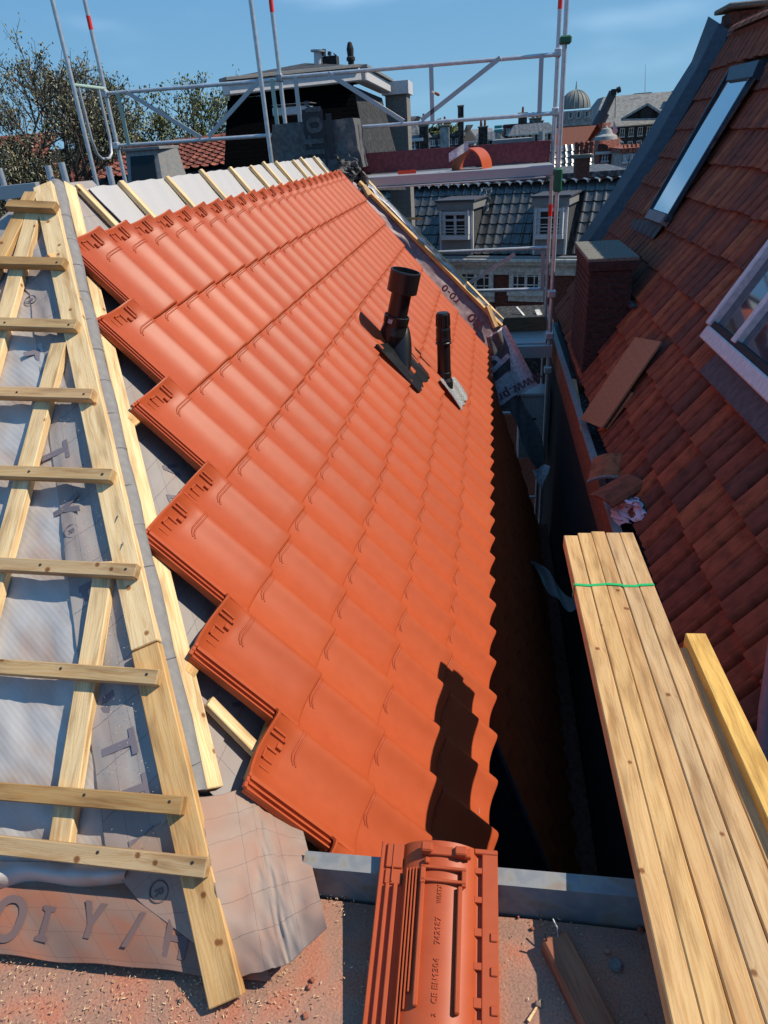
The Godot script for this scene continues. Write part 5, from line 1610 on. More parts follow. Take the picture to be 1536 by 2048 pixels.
		slab("flat_top", Vector3(q[0] - 0.08, ty - 0.018, -1.4), Vector3(q[1] + 0.08, ty + 0.03, 0.28), M.lead, d)
		var ww: float = (q[1] - q[0]) * 0.74
		window(d, flat_at(Vector3(q[0] + (q[1] - q[0]) * 0.13, 0.47, 0.215)), ww, ty - 0.22 - 0.52, 2, 3, M.white_paint, 0.08)
		for k in 4:
			var by := 0.62 + 0.16 * k
			tube("safety_rail", [Vector3(q[0] + 0.1, by, 0.30), Vector3(q[1] - 0.1, by, 0.30)], 0.009, M.white_paint, d, 8)
		slab("rail_post", Vector3(q[0] + 0.08, 0.55, 0.17), Vector3(q[0] + 0.11, 1.16, 0.31), M.white_paint, d)
		slab("rail_post", Vector3(q[1] - 0.11, 0.55, 0.17), Vector3(q[1] - 0.08, 1.16, 0.31), M.white_paint, d)
	# crumpled lead where a dormer meets the ridge
	var cn := noise(710, 2.0, 3)
	put(sheet(func(u: float, v: float) -> Vector3: return Vector3(-0.184, 1.598, -1.000).lerp(Vector3(0.149, 1.586, -1.000), u) + Vector3(0, -0.55 * v, 0.35 * v) + Vector3.ONE * 0.09 * cn.get_noise_2d(u * 4.0, v * 4.0), 12, 12, Vector2.ONE, Vector3(0, 0.5, 1)), "lead_flashing", M.lead_new, h)
	# plant on the flat part of the roof
	var hv := thing("roof_ventilation_unit", "black and silver ventilation ducts on the roof behind the grey ridge", "ventilation unit")
	for q in [[Vector3(-0.727, -1.183, -22.500), Vector3(-0.256, -0.945, -22.500), M.near_black], [Vector3(0.081, -1.098, -22.500), Vector3(0.728, -0.874, -22.500), M.lead_new], [Vector3(0.824, -1.221, -22.500), Vector3(1.245, -0.931, -22.500), M.near_black], [Vector3(-0.283, -1.284, -22.400), Vector3(1.251, -1.215, -22.400), M.lead]]:
		slab("casing", q[0], q[1] + Vector3(0, 0, -0.7), q[2], hv, 0.03)
	tube("duct", [Vector3(1.151, -1.095, -22.200), Vector3(1.503, -1.077, -22.200), Vector3(1.747, -1.182, -22.200), Vector3(1.818, -1.447, -22.200)], 0.10, M.lead_new, hv, 12)
	tube("duct", [Vector3(-1.084, -1.199, -22.200), Vector3(-0.790, -1.163, -22.200), Vector3(-0.499, -1.180, -22.200)], 0.07, M.lead_new, hv, 12)
	tube("duct", [Vector3(0.220, -0.931, -22.100), Vector3(0.720, -1.039, -22.100)], 0.06, M.alu, hv, 12)
	# broken white boards lying down in the yard
	var wb := thing("white_boards", "heap of broken white boards on the low roof behind the scaffold", "boards")
	slab("low_roof", Vector3(0.166, -4.629, -17.000) + Vector3(0, -1.0, 0), Vector3(1.414, -3.689, -15.000), M.bitumen, wb)
	bar("board", Vector3(0.663, -3.884, -16.000), Vector3(1.233, -3.745, -16.200), 0.25, 0.03, Vector3.UP, M.cream_paint, wb)
	bar("board", Vector3(0.637, -3.542, -16.200), Vector3(0.956, -3.845, -15.800), 0.05, 0.03, Vector3.UP, M.cream_paint, wb)
	bar("board", Vector3(1.103, -3.627, -16.200), Vector3(1.196, -3.763, -15.800), 0.12, 0.03, Vector3.UP, M.cream_paint, wb)

func black_house() -> void:
	var b := thing("black_boarded_house", "black weatherboarded top storey with white cornice beyond the wrapped chimney", "house")
	var tl: Vector3 = Vector3(-4.354, 0.878, -13.000)
	var tr: Vector3 = Vector3(-2.520, 0.989, -14.600)
	var br: Vector3 = Vector3(-2.197, -0.801, -14.200)
	var bl: Vector3 = Vector3(-4.654, -0.716, -12.600)
	var bt: Vector3 = Vector3(-2.377, 0.850, -17.400)
	var bb: Vector3 = Vector3(-1.935, -1.024, -17.400)
	panel("front_wall", [bl, br, tr, tl], 0.05, M.board_black, b, Vector3(0, 0, 1))
	panel("side_wall", [br, bb, bt, tr], 0.05, M.bitumen, b, Vector3(1, 0, 0))
	panel("rear_wall", [tl + Vector3(-0.2, 0, -4), tr + Vector3(-0.3, 0, -4.0), br + Vector3(-0.3, 0, -4.0), bl + Vector3(-0.2, 0, -4)], 0.05, M.board_black, b, Vector3(0, 0, -1))
	panel("side_wall", [bl, tl, tl + Vector3(-0.2, 0, -4), bl + Vector3(-0.2, 0, -4)], 0.05, M.board_black, b, Vector3(-1, 0, 0))
	# lapped boards
	for k in 24:
		var t := k / 24.0
		var l := tl.lerp(bl, t)
		var r := tr.lerp(br, t)
		var l2 := tl.lerp(bl, t + 1.0 / 24.0)
		var f := Vector3(-0.25, 0.05, 1).normalized()
		bar("board", (l + l2) * 0.5 + f * 0.02, (r + tr.lerp(br, t + 1.0 / 24.0)) * 0.5 + f * 0.02, 0.015, l.distance_to(l2) * 0.94, (l - l2) + f * 0.018, M.board_black, b, 0.002)
	# cornice and roof
	var c0: Vector3 = Vector3(-4.378, 0.942, -12.800)
	var c1: Vector3 = Vector3(-2.409, 1.099, -14.500)
	var c2: Vector3 = Vector3(-2.324, 1.045, -17.600)
	bar("cornice", c0, c1, 0.28, 0.20, Vector3.UP, M.white_paint, b, 0.02)
	bar("cornice", c1 + Vector3(0.02, 0.004, -0.1), c2, 0.26, 0.20, Vector3.UP, M.white_paint, b, 0.02)
	bar("roof_edge", c0 + Vector3(0, 0.13, 0.05), c1 + Vector3(0, 0.13, 0.05), 0.34, 0.05, Vector3.UP, M.zinc, b)
	bar("roof_edge", c1 + Vector3(0.03, 0.132, 0), c2 + Vector3(0.03, 0.132, 0), 0.32, 0.05, Vector3.UP, M.zinc, b)
	var apex: Vector3 = Vector3(-3.946, 1.591, -17.000)
	var st := begin()
	var q := [c0 + Vector3(0, 0.15, 0), c1 + Vector3(0, 0.15, 0), c2 + Vector3(0, 0.15, 0), c0 + Vector3(0, 0.15, -5)]
	for i in 4: tri(st, q[i], q[(i + 1) % 4], apex, apex - Vector3(0, 9, 0))
	put(done(st), "roof", M.bitumen, b)
	# chimneys and vents on top
	tube("white_flue", [Vector3(-3.460, 1.273, -16.000), Vector3(-3.423, 1.676, -16.000)], 0.085, M.white_paint, b, 14)
	tube("flue_cap", [Vector3(-3.425, 1.660, -16.000), Vector3(-3.422, 1.693, -16.000)], 0.15, M.lead_new, b, 14)
	slab("dark_flue", Vector3(-3.429, 1.284, -16.200), Vector3(-3.103, 1.601, -16.200) + Vector3(0, 0, -0.3), M.near_black, b)
	for k in 3: tube("flue_pot", [Vector3(-3.310, 1.584, -16.000) + Vector3(0.11 * k, 0, 0), Vector3(-3.298, 1.700, -16.000) + Vector3(0.11 * k, -0.05 * k, 0)], 0.04, M.lead, b, 8)
	put(lathe([Vector2(0.055, 0), Vector2(0.06, 0.12), Vector2(0.085, 0.13), Vector2(0.085, 0.18), Vector2(0.06, 0.2), Vector2(0.07, 0.32), Vector2(0.04, 0.42), Vector2(0.0, 0.44)], 14), "vent", M.near_black, b, Transform3D(Basis.IDENTITY, Vector3(-2.684, 1.290, -15.500)))
	# white planter ledge in front of it
	slab("white_ledge", Vector3(-3.500, 0.484, -12.400), Vector3(-2.883, 0.595, -12.400) + Vector3(0, 0, -0.3), M.white_paint, b)
	slab("white_ledge_cap", Vector3(-3.489, 0.629, -12.350), Vector3(-2.842, 0.632, -12.350) + Vector3(0, 0, -0.4), M.white_paint, b)
	# plastered stack at its corner
	var pz: Vector3 = Vector3(-2.261, -0.497, -17.800)
	var pt: Vector3 = Vector3(-1.972, 1.134, -17.800)
	slab("plaster_stack", Vector3(pz.x - 0.10, pz.y - 3.0, -18.6), Vector3(pt.x + 0.10, pt.y - 0.1, -17.8), M.mortar, b)
	slab("stack_cap", Vector3(pz.x - 0.16, pt.y - 0.22, -18.7), Vector3(pt.x + 0.16, pt.y + 0.04, -17.7), M.white_paint, b)

func grow(st: SurfaceTool, r: RandomNumberGenerator, at: Vector3, dir: Vector3, length: float, rad: float, depth: int, tips: Array) -> void:
	var mid := at + dir * length * 0.5 + Vector3(r.randf_range(-1, 1), r.randf_range(-0.5, 0.5), r.randf_range(-1, 1)) * length * 0.07
	var end := at + dir * length
	add_tube(st, [at, mid, end], rad, 6 if depth > 2 else 4, rad * 0.62, false)
	if depth <= 2:
		tips.append([mid, end])
	if depth == 0: return
	var n := 3 if depth > 1 else 4
	for k in n:
		var axis := dir.cross(Vector3(r.randf_range(-1, 1), r.randf_range(-1, 1), r.randf_range(-1, 1))).normalized()
		var nd := dir.rotated(axis, r.randf_range(0.25, 0.75)) + Vector3(0, 0.14, 0)
		grow(st, r, at.lerp(end, r.randf_range(0.55, 1.0)), nd.normalized(), length * r.randf_range(0.62, 0.84), rad * 0.6, depth - 1, tips)

func tree(label: String, base: Vector3, height: float, sd: int, leaf: float, per: int, cols: Array, spread := 1.0, depth := 5) -> void:
	var t := thing("tree", label, "tree", "trees beyond the roofs", "", base)
	var r := RandomNumberGenerator.new()
	r.seed = sd
	var st := begin()
	var tips := []
	var tall := height * 0.30
	add_tube(st, [Vector3.ZERO, Vector3(0.05, tall * 0.5, 0), Vector3(0, tall, 0)], height * 0.022, 8, height * 0.016)
	for k in 5:
		var a := TAU * k / 5.0 + r.randf() * 0.8
		grow(st, r, Vector3(0, tall * r.randf_range(0.75, 1.0), 0), Vector3(cos(a) * 0.62 * spread, 1.0, sin(a) * 0.62 * spread).normalized(), height * 0.235, height * 0.010, depth, tips)
	put(done(st), "trunk", M.bark, t)
	# leaves: two small faces each, all of one crown in a mesh
	var vs := PackedVector3Array()
	var ns := PackedVector3Array()
	var cs := PackedColorArray()
	for tp in tips:
		for k in per:
			var p: Vector3 = tp[0].lerp(tp[1], r.randf_range(-0.2, 1.15)) + Vector3(r.randf_range(-1, 1), r.randf_range(-1, 1), r.randf_range(-1, 1)) * leaf * 1.5
			var b := Basis.from_euler(Vector3(r.randf() * TAU, r.randf() * TAU, r.randf() * TAU)).scaled(Vector3.ONE * leaf * r.randf_range(0.6, 1.4))
			var c: Color = cols[r.randi() % cols.size()]
			for s in [-1.0, 1.0]:
				vs.append_array(PackedVector3Array([p + b * Vector3(0, 0, -0.5), p + b * Vector3(0.32 * s, 0.10, 0.05), p + b * Vector3(0, 0.02, 0.5)]))
				var nn: Vector3 = (b * Vector3(0.2 * s, 1, 0)).normalized()
				ns.append_array(PackedVector3Array([nn, nn, nn]))
				cs.append_array(PackedColorArray([c, c, c]))
	var arr := []
	arr.resize(Mesh.ARRAY_MAX)
	arr[Mesh.ARRAY_VERTEX] = vs
	arr[Mesh.ARRAY_NORMAL] = ns
	arr[Mesh.ARRAY_COLOR] = cs
	var am := ArrayMesh.new()
	am.add_surface_from_arrays(Mesh.PRIMITIVE_TRIANGLES, arr)
	var m := StandardMaterial3D.new()
	m.vertex_color_use_as_albedo = true
	m.roughness = 0.7
	m.backlight_enabled = true
	m.backlight = Color(0.3, 0.3, 0.14)
	put(am, "crown", m, t)

# rows of small rounded tiles laid as one roof: fall gives the way down, span the way along
func tile_field(called: String, at: Vector3, span: Vector3, fall: Vector3, rows: int, cols: int, m: Array, parent: Node, h := 0.05) -> void:
	var up := fall.cross(span).normalized()
	if up.y < 0.0: up = -up
	var w := span.length() / cols
	var mesh := pan_mesh(w, fall.length() / rows * 1.1, h * 0.6, [[0.0, 0.0], [0.12, h * 0.6], [0.25, h * 0.8], [0.4, h * 0.3], [0.6, 0.0], [1.0, 0.0]], h * 0.3)
	for k in m.size():
		var st := begin()
		for r in rows:
			for c in cols:
				if (r * 7 + c * 5 + r * c) % m.size() != k: continue
				var b := Basis(span.normalized(), up, fall.normalized())
				st.append_from(mesh, 0, Transform3D(b, at + span * (float(c) / cols) + fall * (float(r) / rows)))
		var o := put(st.commit(), called, m[k], parent)
		o.set_meta("kind", "stuff")

func left_side() -> void:
	var green := [Color(0.24, 0.26, 0.14), Color(0.33, 0.29, 0.17), Color(0.39, 0.30, 0.18), Color(0.22, 0.26, 0.15), Color(0.45, 0.41, 0.30), Color(0.30, 0.33, 0.24)]
	var fresh := [Color(0.22, 0.28, 0.10), Color(0.29, 0.32, 0.12), Color(0.19, 0.23, 0.09), Color(0.35, 0.30, 0.16)]
	var b1: Vector3 = Vector3(-15.696, -1.393, -25.000)
	tree("tall sparse tree in first brownish leaf behind the scaffold's end poles", Vector3(b1.x, b1.y - 5.5, b1.z), 11.9, 3, 0.095, 5, green, 1.0)
	var b2: Vector3 = Vector3(-12.931, -0.422, -29.000)
	tree("broad young tree in fresh green leaf beside the black boarded house", Vector3(b2.x, b2.y - 5.0, b2.z), 9.4, 8, 0.11, 6, fresh, 1.3)
	var b3: Vector3 = Vector3(-16.223, -1.096, -22.000)
	tree("grey green tree at the edge of the red brick gable", Vector3(b3.x, b3.y - 5.0, b3.z), 8.3, 12, 0.10, 4, green, 1.1)
	# red pantiled roof between the trees and the black house
	var h := thing("red_roofed_house", "low house with a bright red pantiled roof beside the black boarded house", "house")
	var ra: Vector3 = Vector3(-7.976, 0.207, -17.500)
	var rb: Vector3 = Vector3(-6.116, 0.193, -17.500)
	var ea: Vector3 = Vector3(-7.327, -0.321, -15.600)
	var fall := ea - ra
	fall.x = 0.0
	var red := []
	for c in [lin(0.38, 0.10, 0.055), lin(0.33, 0.085, 0.05), lin(0.42, 0.125, 0.07)]: red.append(mat(c, 0.85, 0.0, M.mott_strong, 1.0))
	M.red_roof = red
	tile_field("pantiles", ra + Vector3(-0.6, 0, 0), rb - ra + Vector3(1.2, 0.12, 0), fall, 9, 14, red, h)
	panel("roof_boards", [ra + Vector3(-0.6, -0.06, 0), rb + Vector3(0.6, 0.06, 0), rb + fall + Vector3(0.6, 0.06, 0), ra + fall + Vector3(-0.6, -0.06, 0)], 0.1, M.near_black, h, Vector3(0, 1, 1))
	slab("wall", Vector3(ra.x - 0.6, STREET, -20.0), Vector3(rb.x + 0.6, ea.y - 0.15, ea.z - 0.2), M.brick_red, h)
	tube("ridge", [ra + Vector3(-0.6, 0.02, 0), rb + Vector3(0.6, 0.14, 0)], 0.11, red[0], h, 10)
	# grey roof light standing on the near flat roof
	var s := thing("grey_roof_hatch", "grey metal roof hatch with dark glass beyond the silver foil ridge", "roof hatch")
	var p: Vector3 = Vector3(-5.475, -0.208, -11.000)
	var q: Vector3 = Vector3(-4.934, 0.125, -11.000)
	panel("front", [Vector3(p.x, p.y - 0.4, p.z + 0.25), Vector3(q.x + 0.06, p.y - 0.4, p.z + 0.25), Vector3(q.x - 0.03, q.y, p.z), Vector3(p.x, q.y, p.z)], 0.05, M.zinc, s, Vector3(0, 0, 1))
	panel("glass", [Vector3(p.x + 0.07, p.y - 0.3, p.z + 0.25), Vector3(q.x - 0.03, p.y - 0.3, p.z + 0.25), Vector3(q.x - 0.09, q.y - 0.07, p.z + 0.035), Vector3(p.x + 0.07, q.y - 0.07, p.z + 0.035)], 0.012, M.glass, s, Vector3(0, 0, 1))
	panel("side", [Vector3(q.x + 0.06, p.y - 0.4, p.z + 0.25), Vector3(q.x + 0.16, p.y - 0.4, p.z - 0.6), Vector3(q.x + 0.04, q.y, p.z - 0.6), Vector3(q.x - 0.03, q.y, p.z)], 0.04, M.zinc, s, Vector3(1, 0, 0))
	slab("lid", Vector3(p.x - 0.03, q.y, p.z - 0.7), Vector3(q.x + 0.03, q.y + 0.04, p.z + 0.05), M.zinc, s)
	slab("kerb", Vector3(p.x - 0.3, p.y - 1.2, p.z - 1.0), Vector3(Vector3(-3.960, -0.251, -11.000).x, p.y - 0.42, p.z + 0.3), M.bitumen, s)
	# brick gable at the far edge
	var g := thing("brick_gable_house", "red brick house with a tall white framed window behind the trees", "house")
	var ga: Vector3 = Vector3(-25.936, -1.468, -32.000)
	var gb: Vector3 = Vector3(-20.609, 0.122, -32.000)
	slab("wall", Vector3(ga.x, STREET, -36.0), Vector3(gb.x, gb.y, -32.0), mat(lin(0.34, 0.075, 0.05), 0.9, 0.0, M.mott_strong, 0.8), g)
	var wa: Vector3 = Vector3(-22.316, -0.639, -31.950)
	window(g, flat_at(wa + Vector3(0, 0, 0.02)), 0.9, 1.1, 2, 3, M.white_paint, 0.09)
	window(g, flat_at(wa + Vector3(-1.8, 0, 0)), 0.9, 1.1, 2, 3, M.white_paint, 0.09)
	tile_field("pantiles", Vector3(ga.x - 0.3, gb.y + 1.3, -34.2), Vector3(gb.x - ga.x + 0.8, 0, 0), Vector3(0, -1.4, 2.4), 9, 22, red, g, 0.06)
	slab("attic", Vector3(ga.x, gb.y, -36.0), Vector3(gb.x, gb.y + 0.6, -33.6), M.near_black, g)
	var h2 := thing("long_red_roof_house", "long low house with a dull red roof seen through the trees", "house")
	var l0: Vector3 = Vector3(-24.822, 0.166, -38.000)
	var l1: Vector3 = Vector3(-12.956, 0.126, -38.000)
	slab("wall", Vector3(l0.x, STREET, -44.0), Vector3(l1.x, l0.y - 0.9, -38.0), M.brick_red, h2)
	tile_field("pantiles", Vector3(l0.x - 0.3, l1.y + 0.5, -40.4), Vector3(l1.x - l0.x + 0.6, 0, 0), Vector3(0, -2.0, 2.6), 9, 50, red, h2, 0.06)
	slab("attic", Vector3(l0.x, l0.y - 0.9, -43.0), Vector3(l1.x, l1.y - 0.6, -40.0), M.near_black, h2)

# a plain town house: box, parapet, flat or pitched top and a grid of windows on its front
func town_house(called: String, label: String, lo: Vector3, hi: Vector3, depth: float, wall: Material, top: Material, pitch: float, nx: int, ny: int, frame_m: Material, category := "house") -> Node3D:
	var o := thing(called, label, category)
	slab("wall", Vector3(lo.x, STREET, lo.z - depth), Vector3(hi.x, hi.y, lo.z), wall, o, 0.02)
	if pitch > 0.0:
		var poly := PackedVector2Array([Vector2(lo.x - 0.15, hi.y), Vector2(hi.x + 0.15, hi.y), Vector2(hi.x - pitch * 0.6, hi.y + pitch), Vector2(lo.x + pitch * 0.6, hi.y + pitch)])
		var st := begin()
		var f := lo.z + 0.15
		var bk := lo.z - depth
		var c := Vector3((lo.x + hi.x) * 0.5, hi.y - 1.0, (f + bk) * 0.5)
		var pts := []
		for z in [[f, 0.0], [bk, 0.0]]:
			for p in poly: pts.append(Vector3(p.x, p.y, z[0]))
		pts[2].z -= depth * 0.35
		pts[3].z -= depth * 0.35
		pts[6].z += depth * 0.35
		pts[7].z += depth * 0.35
		quad(st, pts[0], pts[1], pts[2], pts[3], c)
		quad(st, pts[4], pts[5], pts[6], pts[7], c)
		quad(st, pts[1], pts[5], pts[6], pts[2], c)
		quad(st, pts[0], pts[4], pts[7], pts[3], c)
		quad(st, pts[3], pts[2], pts[6], pts[7], c)
		put(done(st), "roof", top, o)
		slab("eaves", Vector3(lo.x - 0.2, hi.y - 0.12, lo.z), Vector3(hi.x + 0.2, hi.y, lo.z + 0.22), frame_m, o)
	else:
		slab("parapet", Vector3(lo.x - 0.08, hi.y, lo.z - depth), Vector3(hi.x + 0.08, hi.y + 0.18, lo.z + 0.08), top, o)
	if nx > 0:
		var bw := (hi.x - lo.x) / nx
		var bh := (hi.y - lo.y) / ny
		for j in ny:
			for i in nx:
				window(o, flat_at(Vector3(lo.x + bw * (i + 0.22), hi.y - bh * (j + 0.85), lo.z + 0.06)), bw * 0.56, bh * 0.66, 2, 2, frame_m, minf(0.12, bw * 0.08))
	return o

func stack(o: Node, at: Vector3, w: float, h: float, m: Material, pots := 2) -> void:
	slab("chimney", Vector3(at.x - w * 0.5, at.y - 1.2, at.z - w * 0.4), Vector3(at.x + w * 0.5, at.y + h, at.z + w * 0.4), m, o, 0.02)
	slab("chimney_cap", Vector3(at.x - w * 0.58, at.y + h, at.z - w * 0.48), Vector3(at.x + w * 0.58, at.y + h + 0.1, at.z + w * 0.48), M.stone, o, 0.02)
	for k in pots:
		var x := at.x + (k - (pots - 1) * 0.5) * w * 0.42
		tube("chimney_pot", [Vector3(x, at.y + h + 0.08, at.z), Vector3(x, at.y + h + 0.5, at.z)], w * 0.15, M.red_roof[0], o, 10, w * 0.11)

func far_town() -> void:
	var dark := mat(lin(0.075, 0.06, 0.052), 0.9, 0.0, M.mott_strong, 0.5)
	var pale := mat(lin(0.36, 0.36, 0.34), 0.8, 0.0, M.mott, 0.4)
	var greyw := mat(lin(0.20, 0.20, 0.195), 0.8, 0.0, M.mott_strong, 0.5)
	var maroon := mat(lin(0.12, 0.035, 0.035), 0.8, 0.0, M.mott, 0.4)
	var slate := mat(lin(0.15, 0.15, 0.155), 0.6, 0.0, M.mott_strong, 0.6)
	var teal := mat(lin(0.03, 0.22, 0.22), 0.6)
	var o := town_house("grey_gabled_house", "narrow grey house with a white dormer next to the plastered stack", Vector3(-3.867, -0.976, -34.000), Vector3(-3.102, 0.040, -34.000), 6.0, greyw, slate, 0.9, 1, 2, M.white_paint)
	stack(o, Vector3(-2.869, -0.247, -34.000), 0.4, 0.7, dark, 1)
	o = town_house("flat_grey_house", "wide grey house with a slim tall brick chimney above the toe board", Vector3(-3.954, -1.328, -44.000), Vector3(-1.572, -0.009, -44.000), 8.0, greyw, slate, 0.0, 5, 3, M.white_paint)
	stack(o, Vector3(-1.621, -0.005, -43.800), 0.32, 1.4, dark, 0)
	stack(o, Vector3(-2.510, 0.005, -43.600), 0.5, 0.5, pale, 1)
	o = town_house("white_gable_house", "small house with white gable top and black roof", Vector3(-1.634, -1.577, -47.000), Vector3(-0.960, -0.322, -47.000), 7.0, pale, M.near_black, 0.9, 1, 2, M.white_paint)
	o = town_house("brown_terrace_house", "dark brown brick terrace with small square windows", Vector3(-1.228, -2.066, -60.000), Vector3(0.907, -0.347, -60.000), 9.0, dark, slate, 0.5, 5, 2, M.cream_paint)
	stack(o, Vector3(-0.538, -0.050, -60.000), 0.7, 0.5, dark, 2)
	o = town_house("teal_topped_tower", "slim pale stair tower with a teal green top", Vector3(0.347, -1.877, -52.000), Vector3(0.747, 0.050, -52.000), 2.0, pale, teal, 0.0, 0, 0, M.cream_paint, "tower")
	slab("teal_top", Vector3(0.289, 0.081, -52.100) + Vector3(0, 0.2, 0), Vector3(0.774, 0.453, -52.100) + Vector3(0, 0, -2), teal, o)
	o = town_house("pale_shed_house", "long pale flat roofed block in front of the maroon house", Vector3(0.215, -1.441, -40.000), Vector3(2.118, -0.487, -40.000), 5.0, mat(lin(0.36, 0.38, 0.37), 0.8, 0.0, M.mott, 0.4), M.zinc, 0.0, 0, 0, M.cream_paint)
	tube("flue", [Vector3(2.504, -0.858, -38.000), Vector3(2.443, -0.047, -38.000)], 0.14, M.lead_new, o, 10)
	o = town_house("maroon_house", "maroon painted house with chimneys on its flat top", Vector3(1.204, -2.429, -66.000), Vector3(3.366, 0.413, -66.000), 8.0, maroon, maroon, 0.0, 4, 4, M.cream_paint)
	stack(o, Vector3(2.649, 0.457, -65.500), 0.7, 0.8, dark, 1)
	stack(o, Vector3(3.668, 0.316, -65.500), 0.9, 0.5, greyw, 2)
	o = town_house("long_brown_house", "long dark brown block with a grey roof below the domed building", Vector3(1.452, -2.087, -56.000), Vector3(4.605, -0.137, -56.000), 8.0, dark, slate, 0.6, 7, 3, M.cream_paint)
	# domed building
	o = town_house("domed_building", "pale stone building carrying a ribbed grey dome", Vector3(7.129, -3.863, -96.000), Vector3(12.317, 0.100, -96.000), 14.0, dark, pale, 0.0, 6, 2, M.cream_paint, "building")
	var da: Vector3 = Vector3(7.778, 0.397, -95.000)
	var db: Vector3 = Vector3(11.942, 1.753, -95.000)
	slab("drum", Vector3(da.x, da.y - 0.2, -101.0), Vector3(db.x, db.y, -95.0), pale, o)
	for k in 4: window(o, flat_at(Vector3(lerpf(da.x, db.x, 0.10 + 0.22 * k), da.y + 0.5, -94.9)), (db.x - da.x) * 0.14, (db.y - da.y) * 0.62, 1, 2, pale, 0.2)
	var dc: Vector3 = Vector3(10.083, 1.989, -97.000)
	var rad := 1.75
	var prof := []
	for k in 11:
		var t := PI * 0.5 * k / 10.0
		prof.append(Vector2(rad * cos(t), 1.9 * sin(t)))
	var dm := mat(lin(0.17, 0.175, 0.16), 0.7, 0.0)
	put(lathe(prof, 30), "dome", dm, o, Transform3D(Basis.IDENTITY, dc))
	for k in 18:
		var t := TAU * k / 18.0
		var pts := []
		for q in 9:
			var e := PI * 0.5 * q / 8.0
			pts.append(dc + Vector3(cos(t) * cos(e) * rad, 1.9 * sin(e), sin(t) * cos(e) * rad))
		tube("dome_rib", pts, 0.07, dm, o, 5)
	tube("finial", [dc + Vector3(0, 2.0, 0), dc + Vector3(0, 2.8, 0)], 0.1, dm, o, 6, 0.03)
	# pedimented building
	o = town_house("pedimented_building", "large dark classical building with a triangular pediment and grey hipped roof", Vector3(13.082, -6.314, -104.000), Vector3(26.405, -0.220, -104.000), 20.0, dark, mat(lin(0.22, 0.215, 0.20), 0.8, 0.0, M.mott, 0.2), 3.6, 12, 4, M.cream_paint, "building")
	var pa: Vector3 = Vector3(16.509, 0.551, -103.000)
	var pb: Vector3 = Vector3(22.252, 0.268, -103.000)
	var pm: Vector3 = Vector3(19.466, 1.879, -103.000)
	panel("pediment", [pa, pb, pm], 0.6, dark, o, Vector3(0, 0, 1))
	bar("pediment_moulding", pa + Vector3(0, 0, 0.3), pm + Vector3(0, 0.1, 0.3), 0.6, 0.25, Vector3.UP, pale, o)
	bar("pediment_moulding", pb + Vector3(0, 0, 0.3), pm + Vector3(0, 0.1, 0.3), 0.6, 0.25, Vector3.UP, pale, o)
	bar("pediment_moulding", pa + Vector3(0, -0.1, 0.3), pb + Vector3(0, -0.1, 0.3), 0.6, 0.22, Vector3.UP, pale, o)
	put(lathe([Vector2(0.0, 0.0), Vector2(0.75, 0.0), Vector2(0.75, 0.3), Vector2(0.0, 0.3)], 16), "roundel", M.near_black, o, Transform3D(Basis(Vector3(1, 0, 0), PI * 0.5), Vector3(19.487, 1.004, -102.900)))
	slab("roof_plant", Vector3(19.544, 3.097, -112.000), Vector3(21.710, 3.523, -112.000) + Vector3(0, 0, -2), greyw, o)
	stack(o, Vector3(24.449, 2.248, -108.000), 1.6, 1.0, dark, 1)
	tube("mast", [Vector3(20.435, 3.410, -110.000), Vector3(20.124, 6.685, -110.000)], 0.05, M.alu, o, 6, 0.02)
	# crane
	var cr := thing("mobile_crane", "grey telescopic crane boom with a hook before the pedimented building", "crane")
	tube("boom", [Vector3(10.308, -1.732, -84.000), Vector3(11.696, 1.156, -84.000)], 0.62, M.slate, cr, 8)
	tube("boom_tip", [Vector3(11.607, 1.028, -84.000), Vector3(12.432, 2.921, -84.000)], 0.42, M.slate, cr, 8)
	slab("head", Vector3(12.207, 2.674, -84.000), Vector3(12.705, 3.163, -84.000) + Vector3(0, 0, 0.6), M.near_black, cr)
	tube("sheave", [Vector3(12.816, 3.024, -84.000), Vector3(13.150, 3.131, -84.000)], 0.28, M.near_black, cr, 8)
	tube("cable", [Vector3(12.642, 2.984, -83.800), Vector3(12.820, 0.580, -83.800)], 0.035, M.near_black, cr, 4)
	slab("base", Vector3(9.730, -3.630, -85.000), Vector3(11.459, -1.630, -85.000) + Vector3(0, 0, -3), M.slate, cr)
	var fl := thing("pink_pennant", "small pink and white pennant hanging below the crane hook", "flag")
	panel("cloth", [Vector3(12.691, 0.404, -83.500), Vector3(13.189, -0.625, -83.500), Vector3(12.971, -0.976, -83.500), Vector3(12.633, -0.588, -83.500)], 0.03, mat(lin(0.62, 0.35, 0.36), 0.8), fl, Vector3(0, 0, 1))
	# nearer roofs past the scaffold
	o = town_house("potted_chimney_house", "low house with a dark brick chimney and terracotta pots beyond the grey ridge", Vector3(2.322, -2.544, -27.000), Vector3(4.628, -1.556, -27.000), 5.0, M.brick_red, slate, 0.0, 0, 0, M.cream_paint)
	slab("chimney", Vector3(2.798, -2.127, -25.500), Vector3(3.235, -0.876, -25.500) + Vector3(0, 0, -0.7), M.brick_red, o)
	slab("chimney_cap", Vector3(2.663, -0.897, -25.450), Vector3(3.269, -0.791, -25.450) + Vector3(0, 0, -0.8), M.stone, o)
	for k in 4:
		var c: Vector3 = Vector3(2.807, -0.775, -25.400) + Vector3(0.15 * k, 0, -0.25 + 0.1 * (k % 2))
		put(lathe([Vector2(0.075, 0.0), Vector2(0.07, 0.22), Vector2(0.085, 0.25), Vector2(0.085, 0.33), Vector2(0.06, 0.36), Vector2(0.05, 0.36)], 12), "chimney_pot", M.red_roof[k % 3], o, Transform3D(Basis.IDENTITY, c))
	var wp := []
